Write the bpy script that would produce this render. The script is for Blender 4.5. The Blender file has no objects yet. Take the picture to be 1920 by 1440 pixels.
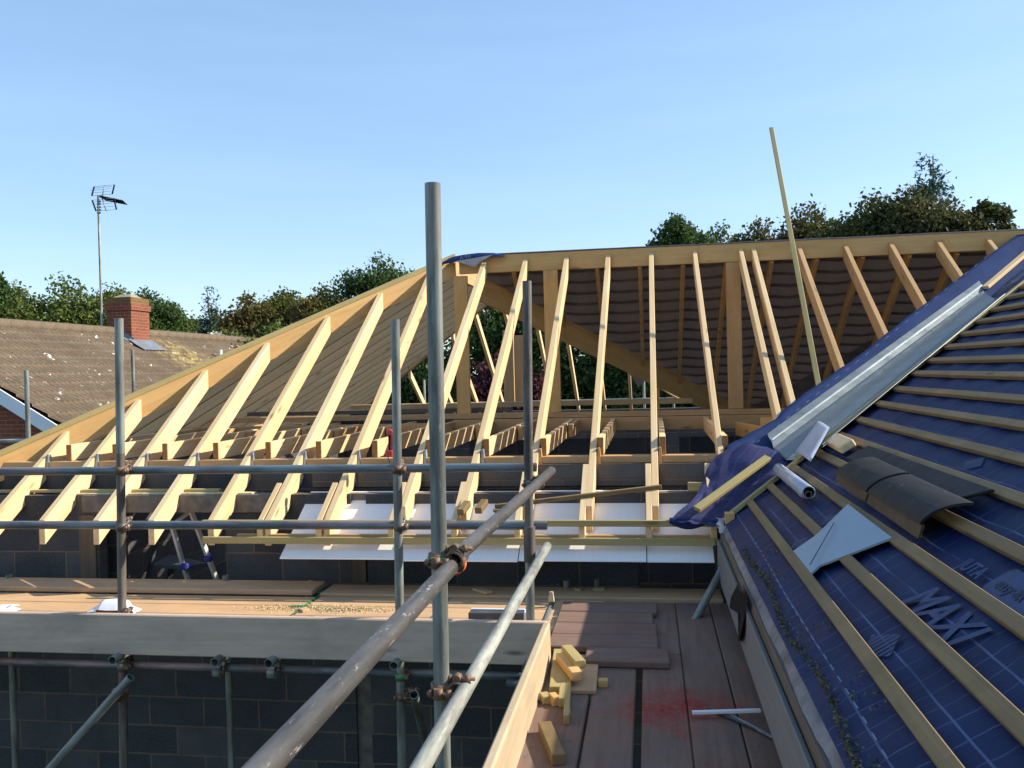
import bpy, bmesh, math, random
import numpy as np
from mathutils import Matrix, Vector, noise as mnoise
random.seed(7); RNG = np.random.default_rng(7)
scene = bpy.context.scene
COL = scene.collection
V = Vector
# ------------------------------------------------------------------ camera, world, sun, exposure
F_PX, CX, CY = 1651.0, 960.0, 720.0
Yc = V(((1215-CX)/F_PX, -(690-CY)/F_PX, -1)).normalized()
Zc = V((-.0235, 1, 0)); Zc = (Zc - Yc*Zc.dot(Yc)).normalized()
Xc = Yc.cross(Zc)
Rwc = Matrix((Xc, Yc, Zc))           # camera -> world rotation (rows are the world axes seen by the camera)
cam_d = bpy.data.cameras.new('camera'); cam = bpy.data.objects.new('camera', cam_d); COL.objects.link(cam)
cam.matrix_world = Rwc.to_4x4()
cam_d.sensor_width = 36; cam_d.lens = 36*F_PX/1920; cam_d.clip_start = .02; cam_d.clip_end = 3000
scene.camera = cam
def at(x, y, X=None, Y=None, Z=None, pl=None):
    """real point seen at pixel x,y of the photo on a known plane of the building"""
    d = Rwc @ V(((x-CX)/F_PX, -(y-CY)/F_PX, -1))
    if X is not None: t = X/d.x
    elif Y is not None: t = Y/d.y
    elif Z is not None: t = Z/d.z
    else: t = pl[1]/V(pl[0]).dot(d)
    return d*t
SUN = V((1.52, .42, 1.0)).normalized()
SUN_EL = math.asin(SUN.z); SUN_AZ = math.atan2(SUN.x, SUN.y)
world = bpy.data.worlds.new("World"); scene.world = world; world.use_nodes = True
nt = world.node_tree; bg = nt.nodes['Background']
sky = nt.nodes.new('ShaderNodeTexSky'); sky.sky_type = 'NISHITA'; sky.sun_disc = False
sky.sun_elevation = SUN_EL; sky.sun_rotation = SUN_AZ; sky.air_density = 1.0; sky.dust_density = .35; sky.ozone_density = 2.2
# thin cirrus streaks in the sky
tc = nt.nodes.new('ShaderNodeTexCoord'); mp = nt.nodes.new('ShaderNodeMapping'); mp.inputs['Scale'].default_value = (1.2, 1.2, 9); mp.inputs['Rotation'].default_value = (.1, .22, .3)
nz = nt.nodes.new('ShaderNodeTexNoise'); nz.inputs['Scale'].default_value = 1.6; nz.inputs['Detail'].default_value = 6; nz.inputs['Roughness'].default_value = .62
cr = nt.nodes.new('ShaderNodeMapRange'); cr.inputs['From Min'].default_value = .48; cr.inputs['From Max'].default_value = .85; cr.inputs['To Max'].default_value = .022
mx = nt.nodes.new('ShaderNodeMix'); mx.data_type = 'RGBA'; mx.inputs['B'].default_value = (9.5, 10.2, 11, 1)
nt.links.new(tc.outputs['Generated'], mp.inputs[0]); nt.links.new(mp.outputs[0], nz.inputs['Vector']); nt.links.new(nz.outputs[0], cr.inputs[0])
tn = nt.nodes.new('ShaderNodeMix'); tn.data_type = 'RGBA'; tn.blend_type = 'MULTIPLY'; tn.inputs['Factor'].default_value = 1; tn.inputs['B'].default_value = (.90, .88, .95, 1)
hz_ = nt.nodes.new('ShaderNodeMix'); hz_.data_type = 'RGBA'; hz_.inputs['Factor'].default_value = .42; hz_.inputs['B'].default_value = (1.42, 2.38, 3.32, 1)   # thin even haze
nt.links.new(sky.outputs[0], tn.inputs['A']); nt.links.new(tn.outputs['Result'], hz_.inputs['A'])
nt.links.new(cr.outputs[0], mx.inputs['Factor']); nt.links.new(hz_.outputs['Result'], mx.inputs['A']); nt.links.new(mx.outputs['Result'], bg.inputs['Color'])
bg.inputs['Strength'].default_value = .15
sd = bpy.data.lights.new('sun', 'SUN'); sd.energy = 4.4; sd.angle = math.radians(.55); sd.color = (1, .915, .765)
so = bpy.data.objects.new('sun', sd); COL.objects.link(so); so.rotation_euler = SUN.to_track_quat('Z', 'Y').to_euler()
scene.view_settings.view_transform = 'Standard'; scene.view_settings.look = 'None'; scene.view_settings.exposure = .84
scene.render.resolution_x = 1024; scene.render.resolution_y = 768
scene.cycles.max_bounces = 6
# ------------------------------------------------------------------ node helpers
class NT:
    def __init__(s, name):
        s.m = bpy.data.materials.new(name); s.m.use_nodes = True; s.t = s.m.node_tree
        s.b = s.t.nodes['Principled BSDF']; s.out = s.t.nodes['Material Output']
    def n(s, ty, **k):
        n = s.t.nodes.new(ty)
        for a, v in k.items(): setattr(n, a, v)
        return n
    def l(s, a, b): s.t.links.new(a, b)
    def coord(s, kind='Object', scale=(1, 1, 1), rand=True, rot=(0, 0, 0)):
        c = s.n('ShaderNodeTexCoord'); m = s.n('ShaderNodeMapping'); m.inputs['Scale'].default_value = scale; m.inputs['Rotation'].default_value = rot
        src = c.outputs[kind]
        if rand:
            oi = s.n('ShaderNodeObjectInfo'); mu = s.n('ShaderNodeMath', operation='MULTIPLY'); mu.inputs[1].default_value = 37.0
            s.l(oi.outputs['Random'], mu.inputs[0]); ad = s.n('ShaderNodeVectorMath', operation='ADD'); s.l(src, ad.inputs[0]); s.l(mu.outputs[0], ad.inputs[1]); src = ad.outputs[0]
        s.l(src, m.inputs[0]); return m.outputs[0]
    def noise(s, vec, scale, detail=4, rough=.55, dist=0):
        n = s.n('ShaderNodeTexNoise'); n.inputs['Scale'].default_value = scale; n.inputs['Detail'].default_value = detail
        n.inputs['Roughness'].default_value = rough; n.inputs['Distortion'].default_value = dist; s.l(vec, n.inputs['Vector']); return n.outputs[0]
    def rng(s, v, a, b, c=0, d=1):
        n = s.n('ShaderNodeMapRange'); n.inputs[1].default_value = a; n.inputs[2].default_value = b; n.inputs[3].default_value = c; n.inputs[4].default_value = d
        s.l(v, n.inputs[0]); return n.outputs[0]
    def mix(s, f, a, b, mode='MIX'):
        n = s.n('ShaderNodeMix', data_type='RGBA', blend_type=mode)
        for sock, v in ((n.inputs['Factor'], f), (n.inputs['A'], a), (n.inputs['B'], b)):
            if isinstance(v, (int, float)): sock.default_value = v
            elif isinstance(v, tuple): sock.default_value = (*v, 1)
            else: s.l(v, sock)
        return n.outputs['Result']
    def math(s, op, a, b=None, clamp=False):
        n = s.n('ShaderNodeMath', operation=op, use_clamp=clamp)
        for i, v in enumerate((a, b)):
            if v is None: continue
            if isinstance(v, (int, float)): n.inputs[i].default_value = v
            else: s.l(v, n.inputs[i])
        return n.outputs[0]
    def bump(s, h, strength, dist=.01):
        n = s.n('ShaderNodeBump'); n.inputs['Strength'].default_value = strength; n.inputs['Distance'].default_value = dist
        s.l(h, n.inputs['Height']); s.l(n.outputs[0], s.b.inputs['Normal'])
    def set(s, col=None, rough=.7, metal=0, spec=.5):
        if isinstance(col, tuple): s.b.inputs['Base Color'].default_value = (*col, 1)
        elif col is not None: s.l(col, s.b.inputs['Base Color'])
        if isinstance(rough, (int, float)): s.b.inputs['Roughness'].default_value = rough
        else: s.l(rough, s.b.inputs['Roughness'])
        s.b.inputs['Metallic'].default_value = metal; s.b.inputs['Specular IOR Level'].default_value = spec; return s.m
def simple(name, col, rough=.6, metal=0, vary=.25, scale=8, spec=.4):
    s = NT(name); v = s.coord(); n = s.noise(v, scale, 5)
    c = s.mix(s.rng(n, .3, .7), tuple(x*(1-vary) for x in col), tuple(min(1, x*(1+vary)) for x in col))
    s.bump(n, .15, .004); return s.set(c, rough, metal, spec)
def wood(name, light, dark, knot, rough=.65, dirt=0, dirtcol=(.12, .09, .06), knots=True, bands=0):
    s = NT(name); v = s.coord(scale=(1.4, 22, 22)); g = s.noise(v, 1.0, 6, .6, .6)
    v2 = s.coord(scale=(.9, 5, 5)); g2 = s.noise(v2, 1.0, 3)
    c = s.mix(s.rng(g, .36, .66), light, dark)
    c = s.mix(s.rng(g2, .35, .75, 0, .45), c, tuple(x*.82 for x in light))
    # board to board tone
    oi = s.n('ShaderNodeObjectInfo'); c = s.mix(s.rng(oi.outputs['Random'], 0, 1, 0, .42), c, tuple(x*y for x, y in zip(light, (.78, .68, .52))))
    if knots:
        v3 = s.coord(scale=(2.2, 9, 9)); vo = s.n('ShaderNodeTexVoronoi'); vo.inputs['Scale'].default_value = 1; s.l(v3, vo.inputs['Vector'])
        ring = s.rng(vo.outputs['Distance'], .05, .17, 1, 0); k2 = s.noise(s.coord(scale=(1.3, 3, 3)), 1.0, 1); sel = s.rng(k2, .44, .52)
        c = s.mix(s.math('MULTIPLY', ring, sel), c, knot)
    if dirt:
        d = s.noise(s.coord(scale=(2, 5, 5)), 1.4, 7, .68); c = s.mix(s.rng(d, .42, .72, 0, dirt), c, dirtcol)
    if bands:
        bn = s.noise(s.coord(scale=(5, .6, .6)), 1, 3, .5); c = s.mix(s.rng(bn, .56, .62, 0, bands), c, tuple(x*.62 for x in light)); bn2 = s.noise(s.coord(scale=(2.2, 1, 1)), 1, 4, .6); c = s.mix(s.rng(bn2, .52, .66, 0, bands), c, (.30, .19, .10))
    s.bump(g, .25, .003); return s.set(c, rough, 0, .3)
M = {}
M['pine'] = wood('pine', (.82, .62, .37), (.64, .42, .20), (.30, .15, .06))
M['joist'] = wood('joist pine', (.60, .38, .18), (.48, .28, .12), (.25, .12, .05), dirt=.25)
M['endgrain'] = simple('end grain', (.36, .17, .055), .8, 0, .3, 60)
M['field'] = wood('rafter pine painted shade', (.66, .47, .26), (.54, .37, .19), (.30, .15, .06))  # darker copy of pine, the left slope's shade put into its colour
M['ridge'] = wood('ridge board pine', (.72, .46, .19), (.58, .34, .125), (.25, .12, .05), dirt=.3, dirtcol=(.28, .16, .07))
M['treated'] = wood('treated batten', (.25, .178, .080), (.17, .115, .05), (.07, .04, .02), dirt=.5, dirtcol=(.15, .09, .045), bands=.5)
M['lath'] = wood('new treated lath', (.46, .38, .17), (.36, .29, .12), (.2, .14, .06), dirt=.25)
M['board'] = wood('scaffold board', (.66, .43, .24), (.52, .32, .18), (.2, .12, .07), .8, .55, (.30, .22, .15), False)
M['greyboard'] = wood('weathered board', (.66, .51, .415), (.49, .38, .31), (.12, .09, .07), .85, .55, (.27, .23, .19), True)
M['sideboard'] = wood('pale board', (.56, .45, .31), (.44, .34, .22), (.2, .13, .08), .8, .4, (.25, .19, .14), False)
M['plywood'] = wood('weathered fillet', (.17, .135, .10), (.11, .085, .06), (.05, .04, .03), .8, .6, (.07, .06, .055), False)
def redboard():
    s = NT('red stained board'); v = s.coord(scale=(1.4, 20, 20)); g = s.noise(v, 1, 6, .6, .6)
    c = s.mix(s.rng(g, .3, .7), (.25, .155, .115), (.19, .115, .083))
    d = s.noise(s.coord(scale=(1.2, 2.2, 2.2)), 1.6, 6, .65); c = s.mix(s.rng(d, .45, .7, 0, .6), c, (.145, .125, .115))
    geo = s.n('ShaderNodeNewGeometry'); vm = s.n('ShaderNodeVectorMath', operation='DISTANCE'); s.l(geo.outputs['Position'], vm.inputs[0]); vm.inputs[1].default_value = (.11, 3.98, -1.50)
    nn = s.noise(geo.outputs['Position'], 7, 4); dd = s.math('ADD', vm.outputs['Value'], s.rng(nn, .2, .8, -.16, .16))
    c = s.mix(s.math('MULTIPLY', s.rng(dd, .02, .34, .95, 0), s.rng(s.noise(geo.outputs['Position'], 38, 5, .75), .38, .58, .25, 1)), c, (.36, .012, .010))
    wide = s.noise(geo.outputs['Position'], 1.7, 5, .6); c = s.mix(s.rng(wide, .52, .7, 0, .45), c, (.17, .05, .038))
    gr = s.noise(s.coord(scale=(2.5, 60, 60)), 1, 5, .7); c = s.mix(s.rng(gr, .52, .72, 0, .3), c, (.055, .04, .034)); pal = s.noise(geo.outputs['Position'], 3.1, 7, .7); c = s.mix(s.rng(pal, .56, .70, 0, .5), c, (.23, .20, .18)); dk = s.noise(geo.outputs['Position'], 26, 4, .7); c = s.mix(s.rng(dk, .62, .72, 0, .7), c, (.08, .06, .05))
    s.bump(g, .12, .003); return s.set(c, .8, 0, .2)
M['redboard'] = redboard()
def tubemat(name, base, spots, spotcol, rust=0, rustcol=(.25, .12, .06), metal=.35, rough=.5, red=0):
    s = NT(name); v = s.coord(scale=(1.5, 10, 10)); n = s.noise(v, 1.6, 7, .65)
    c = s.mix(s.rng(n, .38, .64), tuple(x*.5 for x in base), tuple(x*1.5 for x in base))
    st = s.noise(s.coord(scale=(2.0, 90, 90)), 1, 5, .7); c = s.mix(s.rng(st, .5, .72, 0, .55), c, tuple(x*.42 for x in base)); st2 = s.noise(s.coord(scale=(5, 34, 34)), 1, 6, .75); c = s.mix(s.rng(st2, .58, .72, 0, .5), c, tuple(min(1, x*2.1) for x in base))
    n2 = s.noise(s.coord(scale=(7, 26, 26)), 3, 6, .75); c = s.mix(s.rng(n2, .60, .68, 0, spots), c, spotcol)
    n3 = s.noise(s.coord(scale=(1.5, 2, 2)), 1.8, 6, .6); c = s.mix(s.rng(n3, .5, .66, 0, rust), c, rustcol)
    if red: n4 = s.noise(s.coord(scale=(.8, 2, 2)), 1.4, 3); c = s.mix(s.rng(n4, .5, .62, 0, red), c, (.50, .18, .13))
    s.bump(n2, .25, .002); return s.set(c, s.rng(n, .3, .7, rough+.1, rough-.12), metal, .5)
M['galv'] = tubemat('galvanised tube', (.19, .205, .185), .45, (.36, .36, .33), .35, (.16, .125, .10), .12, .5)
M['galvdark'] = tubemat('dark worn tube', (.085, .08, .075), .8, (.50, .50, .48), .4, (.06, .045, .04), .15, .42)
M['rail'] = tubemat('bluish rail tube', (.15, .185, .205), .4, (.25, .25, .24), .2, (.11, .09, .07), .3, .5, .25)
M['pale'] = tubemat('pale grey tube', (.31, .315, .275), .6, (.13, .13, .12), .35, (.17, .15, .13), .1, .6)
M['rustpole'] = tubemat('rusty pole', (.15, .125, .105), .3, (.26, .19, .14), .5, (.14, .08, .05), .25, .6)
M['mossypole'] = tubemat('dark mottled pole', (.13, .115, .10), .8, (.40, .34, .26), .3, (.05, .045, .04), .15, .7)
M['rust'] = simple('rusty coupler', (.20, .125, .08), .7, .4, .45, 30)
M['clamp'] = simple('steel coupler', (.16, .14, .11), .55, .5, .45, 30)
M['greenband'] = simple('green painted band', (.05, .26, .09), .6)
M['orangeband'] = simple('orange painted band', (.62, .16, .03), .6)
M['black'] = simple('black plastic', (.010, .010, .011), .8, spec=.15)
M['zinc'] = simple('zinc nail plate', (.30, .32, .33), .5, .4, .3, 25)
M['white'] = simple('white pvc', (.80, .81, .83), .35, 0, .02, 3)
M['red'] = simple('red tool plastic', (.48, .04, .04), .4, 0, .2, 10)
M['green'] = simple('green strap', (.02, .20, .08), .6)
M['ladder'] = simple('ladder aluminium', (.50, .50, .50), .35, .8, .15, 12)
M['blueplastic'] = simple('blue plastic', (.03, .03, .22), .5)
M['chimneypot'] = simple('mortar flaunching', (.30, .25, .17), .9, 0, .3, 9)
M['lead'] = simple('lead flashing', (.17, .19, .22), .6, .2, .2, 5)
M['barge'] = simple('white painted bargeboard', (.72, .76, .80), .5, 0, .05, 4)
M['slate'] = simple('dark grey plastic tray', (.06, .07, .085), .5, 0, .3, 10)
M['concrete'] = simple('concrete lintel', (.15, .135, .12), .9, 0, .3, 14)
M['sawdust'] = simple('sawdust', (.55, .45, .26), .95, 0, .3, 40)
M['cardboard'] = simple('brown core tube', (.10, .08, .07), .8)
def panel():
    s = NT('pale blue panel'); v = s.coord(); n = s.noise(v, 14, 6, .7); n2 = s.noise(v, 3, 3)
    c = s.mix(s.rng(n, .52, .75, 0, .35), (.27, .36, .44), (.20, .25, .29)); c = s.mix(s.rng(n2, .4, .7, 0, .3), c, (.24, .33, .42)); return s.set(c, .45, 0, .4)
M['panel'] = panel()
def soffit():
    s = NT('white soffit sheet'); v = s.coord(rand=False); sep = s.n('ShaderNodeSeparateXYZ'); s.l(v, sep.inputs[0])
    f = s.math('FRACT', s.math('MULTIPLY', sep.outputs[0], 22)); g = s.rng(f, .0, .12, 1, 0)
    n = s.noise(v, 5, 5); c = s.mix(s.math('MULTIPLY', g, .25), (.90, .89, .87), (.66, .66, .66)); c = s.mix(s.rng(n, .45, .75, 0, .2), c, (.76, .76, .76)); return s.set(c, .35, 0, .4)
M['soffit'] = soffit()
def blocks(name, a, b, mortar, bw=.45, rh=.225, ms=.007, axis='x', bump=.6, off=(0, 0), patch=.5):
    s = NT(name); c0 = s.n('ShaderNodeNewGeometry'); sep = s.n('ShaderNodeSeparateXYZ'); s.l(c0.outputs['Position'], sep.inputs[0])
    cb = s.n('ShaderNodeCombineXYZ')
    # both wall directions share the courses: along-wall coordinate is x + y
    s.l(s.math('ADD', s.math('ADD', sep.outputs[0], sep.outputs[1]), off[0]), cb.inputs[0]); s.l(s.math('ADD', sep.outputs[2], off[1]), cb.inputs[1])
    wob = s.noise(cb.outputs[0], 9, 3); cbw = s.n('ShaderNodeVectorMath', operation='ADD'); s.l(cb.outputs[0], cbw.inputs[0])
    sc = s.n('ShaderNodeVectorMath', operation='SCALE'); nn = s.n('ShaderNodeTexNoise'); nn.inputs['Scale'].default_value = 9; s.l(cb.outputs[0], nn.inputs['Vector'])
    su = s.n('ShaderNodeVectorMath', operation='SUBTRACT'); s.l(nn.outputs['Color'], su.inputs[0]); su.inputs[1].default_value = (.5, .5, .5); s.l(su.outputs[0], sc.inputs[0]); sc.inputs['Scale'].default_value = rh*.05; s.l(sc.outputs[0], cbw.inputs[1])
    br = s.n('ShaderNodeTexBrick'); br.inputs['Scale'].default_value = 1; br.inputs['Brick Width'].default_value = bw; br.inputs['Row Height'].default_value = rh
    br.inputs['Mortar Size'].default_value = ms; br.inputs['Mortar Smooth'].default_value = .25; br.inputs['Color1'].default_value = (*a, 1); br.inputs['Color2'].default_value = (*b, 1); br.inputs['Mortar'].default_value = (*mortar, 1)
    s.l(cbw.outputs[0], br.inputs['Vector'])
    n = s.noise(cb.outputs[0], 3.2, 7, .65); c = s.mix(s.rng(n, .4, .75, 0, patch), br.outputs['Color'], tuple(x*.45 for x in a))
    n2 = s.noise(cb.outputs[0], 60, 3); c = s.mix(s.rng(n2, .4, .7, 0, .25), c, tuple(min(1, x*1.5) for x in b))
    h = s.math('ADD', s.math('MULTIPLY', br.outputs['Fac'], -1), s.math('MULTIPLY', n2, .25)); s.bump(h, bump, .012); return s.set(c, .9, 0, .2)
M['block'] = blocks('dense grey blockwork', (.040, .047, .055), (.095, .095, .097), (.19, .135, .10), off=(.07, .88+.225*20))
M['halfblock'] = blocks('flat laid blockwork', (.095, .088, .083), (.14, .135, .13), (.20, .13, .09), .45, .115, .007, off=(.2, .70+.115*20))
M['brick'] = blocks('red house brick', (.25, .078, .040), (.18, .055, .032), (.26, .20, .15), .225, .075, .006, off=(0, .02), bump=.4, patch=.3)
M['brickdark'] = blocks('mossy brick', (.20, .115, .045), (.15, .08, .033), (.22, .17, .09), .225, .075, .006, bump=.4)
def tiles():
    s = NT('lichened concrete tiles'); v = s.coord(rand=False); sep = s.n('ShaderNodeSeparateXYZ'); s.l(v, sep.inputs[0])
    n = s.noise(v, 1.2, 7, .7); c = s.mix(s.rng(n, .3, .7), (.12, .085, .055), (.19, .145, .10))
    n1 = s.noise(v, 14, 4, .7); c = s.mix(s.rng(n1, .45, .7, 0, .5), c, (.065, .048, .032))
    # white lichen rosettes: rings around scattered points
    vo = s.n('ShaderNodeTexVoronoi'); vo.inputs['Scale'].default_value = 3.6
    dn = s.n('ShaderNodeTexNoise'); dn.inputs['Scale'].default_value = 6; s.l(v, dn.inputs['Vector']); ad = s.n('ShaderNodeMix', data_type='RGBA', blend_type='LINEAR_LIGHT'); ad.inputs['Factor'].default_value = .12
    s.l(v, ad.inputs['A']); s.l(dn.outputs['Color'], ad.inputs['B']); s.l(ad.outputs['Result'], vo.inputs['Vector'])
    ring = s.math('MULTIPLY', s.rng(vo.outputs['Distance'], .10, .13), s.rng(vo.outputs['Distance'], .17, .22, 1, 0)); brk = s.rng(s.noise(v, 9, 3, .7), .44, .52); sel = s.rng(s.noise(v, 1.1, 2), .46, .56)
    l = s.math('MULTIPLY', s.math('MULTIPLY', ring, brk), sel); c = s.mix(l, c, (.72, .69, .60))
    sp = s.noise(v, 17, 4, .75); c = s.mix(s.rng(sp, .665, .70, 0, .8), c, (.62, .58, .48))
    # yellow lichen patch below the chimney
    g = s.n('ShaderNodeNewGeometry'); vm = s.n('ShaderNodeVectorMath', operation='DISTANCE'); s.l(g.outputs['Position'], vm.inputs[0]); vm.inputs[1].default_value = (-11.7, 21.6, .55)
    ym = s.math('MULTIPLY', s.rng(vm.outputs['Value'], .3, 1.5, 1, 0), s.rng(s.noise(v, 5, 5, .7), .44, .60)); c = s.mix(ym, c, (.42, .32, .11))
    s.bump(n1, .5, .02); return s.set(c, .92, 0, .2)
M['tiles'] = tiles()
def feltmat(name, base, trans=0.0, lines='uv', u_per=.10, v_per=.186, dirty=0):
    s = NT(name); uv = s.n('ShaderNodeTexCoord'); sep = s.n('ShaderNodeSeparateXYZ'); s.l(uv.outputs['UV'], sep.inputs[0])
    wn = s.noise(uv.outputs['UV'], 5, 2); wn2 = s.noise(uv.outputs['UV'], 1.5, 2)
    u = s.math('ADD', sep.outputs[0], s.rng(wn, .2, .8, -.022, .022)); v = s.math('ADD', sep.outputs[1], s.rng(wn2, .2, .8, -.006, .006))
    def line(c, per, w, off=0):
        f = s.math('FRACT', s.math('ADD', s.math('DIVIDE', c, per), off)); d = s.math('ABSOLUTE', s.math('SUBTRACT', f, .5)); return s.rng(d, w/per*.5, w/per*.9, 1, 0)
    lu = line(u, u_per, .0035); lv = line(v, v_per, .0045, .0)
    fade = s.rng(s.noise(uv.outputs['UV'], 2.3, 3), .38, .55, .12, .62)
    n = s.noise(uv.outputs['UV'], 3, 6, .6); c = s.mix(s.rng(n, .3, .7), tuple(x*.75 for x in base), tuple(x*1.25 for x in base))
    streak = s.n('ShaderNodeMapping'); streak.inputs['Scale'].default_value = (60, 5, 1); s.l(uv.outputs['UV'], streak.inputs[0]); sn = s.noise(streak.outputs[0], 1, 4, .6)
    c = s.mix(s.rng(sn, .55, .75, 0, .25), c, tuple(min(1, x*2.2+.01) for x in base))
    if lines: c = s.mix(s.math('MULTIPLY', s.math('MAXIMUM', s.math('MULTIPLY', lu, .6), lv), fade), c, (.13, .17, .30))
    if dirty:
        dn = s.noise(uv.outputs['UV'], 7, 7, .72); c = s.mix(s.rng(dn, .56, .74, 0, dirty), c, (.06, .055, .035))
        dn = s.noise(uv.outputs['UV'], 1.4, 5, .6); c = s.mix(s.rng(dn, .55, .75, 0, .4), c, (.016, .012, .028))
    s.bump(s.math('ADD', n, s.math('MULTIPLY', sn, .3)), .35, .012); s.set(c, .55, 0, .18)
    if trans:
        tr = s.n('ShaderNodeBsdfTranslucent'); tr.inputs[0].default_value = (.40, .33, .33, 1); ms = s.n('ShaderNodeMixShader'); ms.inputs[0].default_value = trans
        s.l(s.b.outputs[0], ms.inputs[1]); s.l(tr.outputs[0], ms.inputs[2]); s.l(ms.outputs[0], s.out.inputs[0])
    return s.m
M['felt'] = feltmat('blue roofing felt', (.0056, .0175, .072), dirty=.35)
M['feltvalley'] = feltmat('blue valley felt', (.016, .028, .10), .0)
M['feltvalley_plain'] = feltmat('blue valley felt plain', (.018, .036, .115), 0, False)
M['feltback'] = feltmat('felt seen from below', (.145, .120, .100), .03, False)
M['print'] = simple('pale blue print', (.019, .038, .118), .5, 0, .25, 20)
M['printwhite'] = simple('white print', (.16, .19, .28), .5, 0, .3, 20)
M['printdark'] = simple('dark print', (.010, .013, .04), .5)
M['rollwhite'] = simple('silvery film', (.40, .44, .54), .28, .1, .12, 6)
def valleymetal():
    s = NT('galvanised valley sheet'); v = s.coord(scale=(1, 4, 4)); n = s.noise(v, 2.2, 6, .6); c = s.mix(s.rng(n, .3, .7), (.14, .17, .18), (.205, .235, .245)); s.bump(n, .12, .004); return s.set(c, s.rng(n, .3, .7, .36, .52), .5, .5)
M['valley'] = valleymetal()
def gloss():
    s = NT('dark tile'); v = s.coord(); n = s.noise(v, 6, 7, .7); c = s.mix(s.rng(n, .3, .7), (.011, .012, .013), (.022, .021, .020)); n2 = s.noise(v, 22, 4, .7); c = s.mix(s.rng(n2, .62, .72, 0, .5), c, (.16, .14, .12)); s.bump(n2, .2, .004); return s.set(c, s.rng(n, .3, .7, .5, .75), 0, .25)
M['darktile'] = gloss()
M['browntile'] = simple('brown tile side', (.095, .066, .042), .75, 0, .2, 14)
def fasc():
    s = NT('ribbed grey fascia'); v = s.coord(rand=False); sep = s.n('ShaderNodeSeparateXYZ'); s.l(v, sep.inputs[0]); f = s.math('FRACT', s.math('MULTIPLY', sep.outputs[2], 42))
    n = s.noise(s.coord(scale=(1, 1, 8)), 5, 6, .7); c = s.mix(s.rng(f, .0, .3, 1, 0), (.20, .195, .19), (.12, .115, .115)); c = s.mix(s.rng(n, .4, .7, 0, .5), c, (.13, .12, .115)); return s.set(c, .8, 0, .3)
M['fascia'] = fasc()
def leaf(name, a, b, c3=None):
    s = NT(name); g = s.n('ShaderNodeNewGeometry'); n = s.noise(g.outputs['Position'], .9, 3); c = s.mix(s.rng(n, .35, .65), a, b)
    n2 = s.noise(g.outputs['Position'], 6, 2); c = s.mix(s.rng(n2, .4, .7, 0, .6), c, tuple(x*1.5 for x in b))
    if c3: n3 = s.noise(g.outputs['Position'], .45, 3); c = s.mix(s.rng(n3, .45, .62, 0, .8), c, c3)
    s.set(c, .6, 0, .3); tr = s.n('ShaderNodeBsdfTranslucent'); s.l(c, tr.inputs[0]); ms = s.n('ShaderNodeMixShader'); ms.inputs[0].default_value = .36
    s.l(s.b.outputs[0], ms.inputs[1]); s.l(tr.outputs[0], ms.inputs[2]); s.l(ms.outputs[0], s.out.inputs[0]); return s.m
M['leaf_green'] = leaf('mid green leaves', (.06, .095, .018), (.14, .175, .038))
M['leaf_dark'] = leaf('dark green leaves', (.032, .068, .016), (.072, .12, .030))
M['leaf_autumn'] = leaf('turning leaves', (.075, .095, .020), (.13, .14, .032), (.15, .10, .03))
M['leaf_brown'] = leaf('brown green leaves', (.042, .062, .015), (.082, .10, .028), (.085, .07, .026))
M['leaf_conifer'] = leaf('blue green needles', (.018, .05, .035), (.04, .085, .06))
M['leaf_purple'] = leaf('purple leaves', (.05, .012, .018), (.09, .03, .035))
M['leaf_white'] = leaf('cream plumes', (.50, .45, .32), (.60, .56, .42))
M['bark'] = simple('bark', (.12, .09, .06), .95, 0, .4, 6)
def grass():
    s = NT('rough grass'); g = s.n('ShaderNodeNewGeometry'); n = s.noise(g.outputs['Position'], .6, 7, .65); c = s.mix(s.rng(n, .3, .7), (.05, .08, .025), (.12, .11, .05)); s.bump(n, .5, .1); return s.set(c, .95, 0, .1)
M['ground'] = grass()
# ------------------------------------------------------------------ object helpers
def link(name, me, mat=None, parent=None, mw=None):
    o = bpy.data.objects.new(name, me); COL.objects.link(o)
    if mat: me.materials.append(M[mat] if isinstance(mat, str) else mat)
    if mw is None: mw = Matrix()
    if parent is not None:
        o.parent = parent; o.matrix_parent_inverse = Matrix()
        o.matrix_basis = wm(parent).inverted() @ mw
    else: o.matrix_basis = mw
    o['_mw'] = [x for r in mw for x in r]
    return o
def wm(o): a = o['_mw']; return Matrix((a[0:4], a[4:8], a[8:12], a[12:16]))
def tag(o, label=None, cat=None, group=None, kind=None):
    for k, v in (('label', label), ('category', cat), ('group', group), ('kind', kind)):
        if v: o[k] = v
    return o
def thing(name, label, cat, loc, group=None):
    o = bpy.data.objects.new(name, None); COL.objects.link(o); mw = Matrix.Translation(V(loc)); o.matrix_basis = mw; o['_mw'] = [x for r in mw for x in r]; o.empty_display_size = .1
    return tag(o, label, cat, group)
def smooth(me): me.shade_smooth() if hasattr(me, 'shade_smooth') else me.polygons.foreach_set('use_smooth', [True]*len(me.polygons))
def frame(p0, p1, up=V((0, 0, 1))):
    x = (p1-p0).normalized(); y = up.cross(x)
    if y.length < 1e-4: y = V((0, 1, 0)).cross(x)
    y.normalize(); z = x.cross(y); m = Matrix((x, y, z)).transposed().to_4x4(); m.translation = (p0+p1)/2; return m
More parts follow.
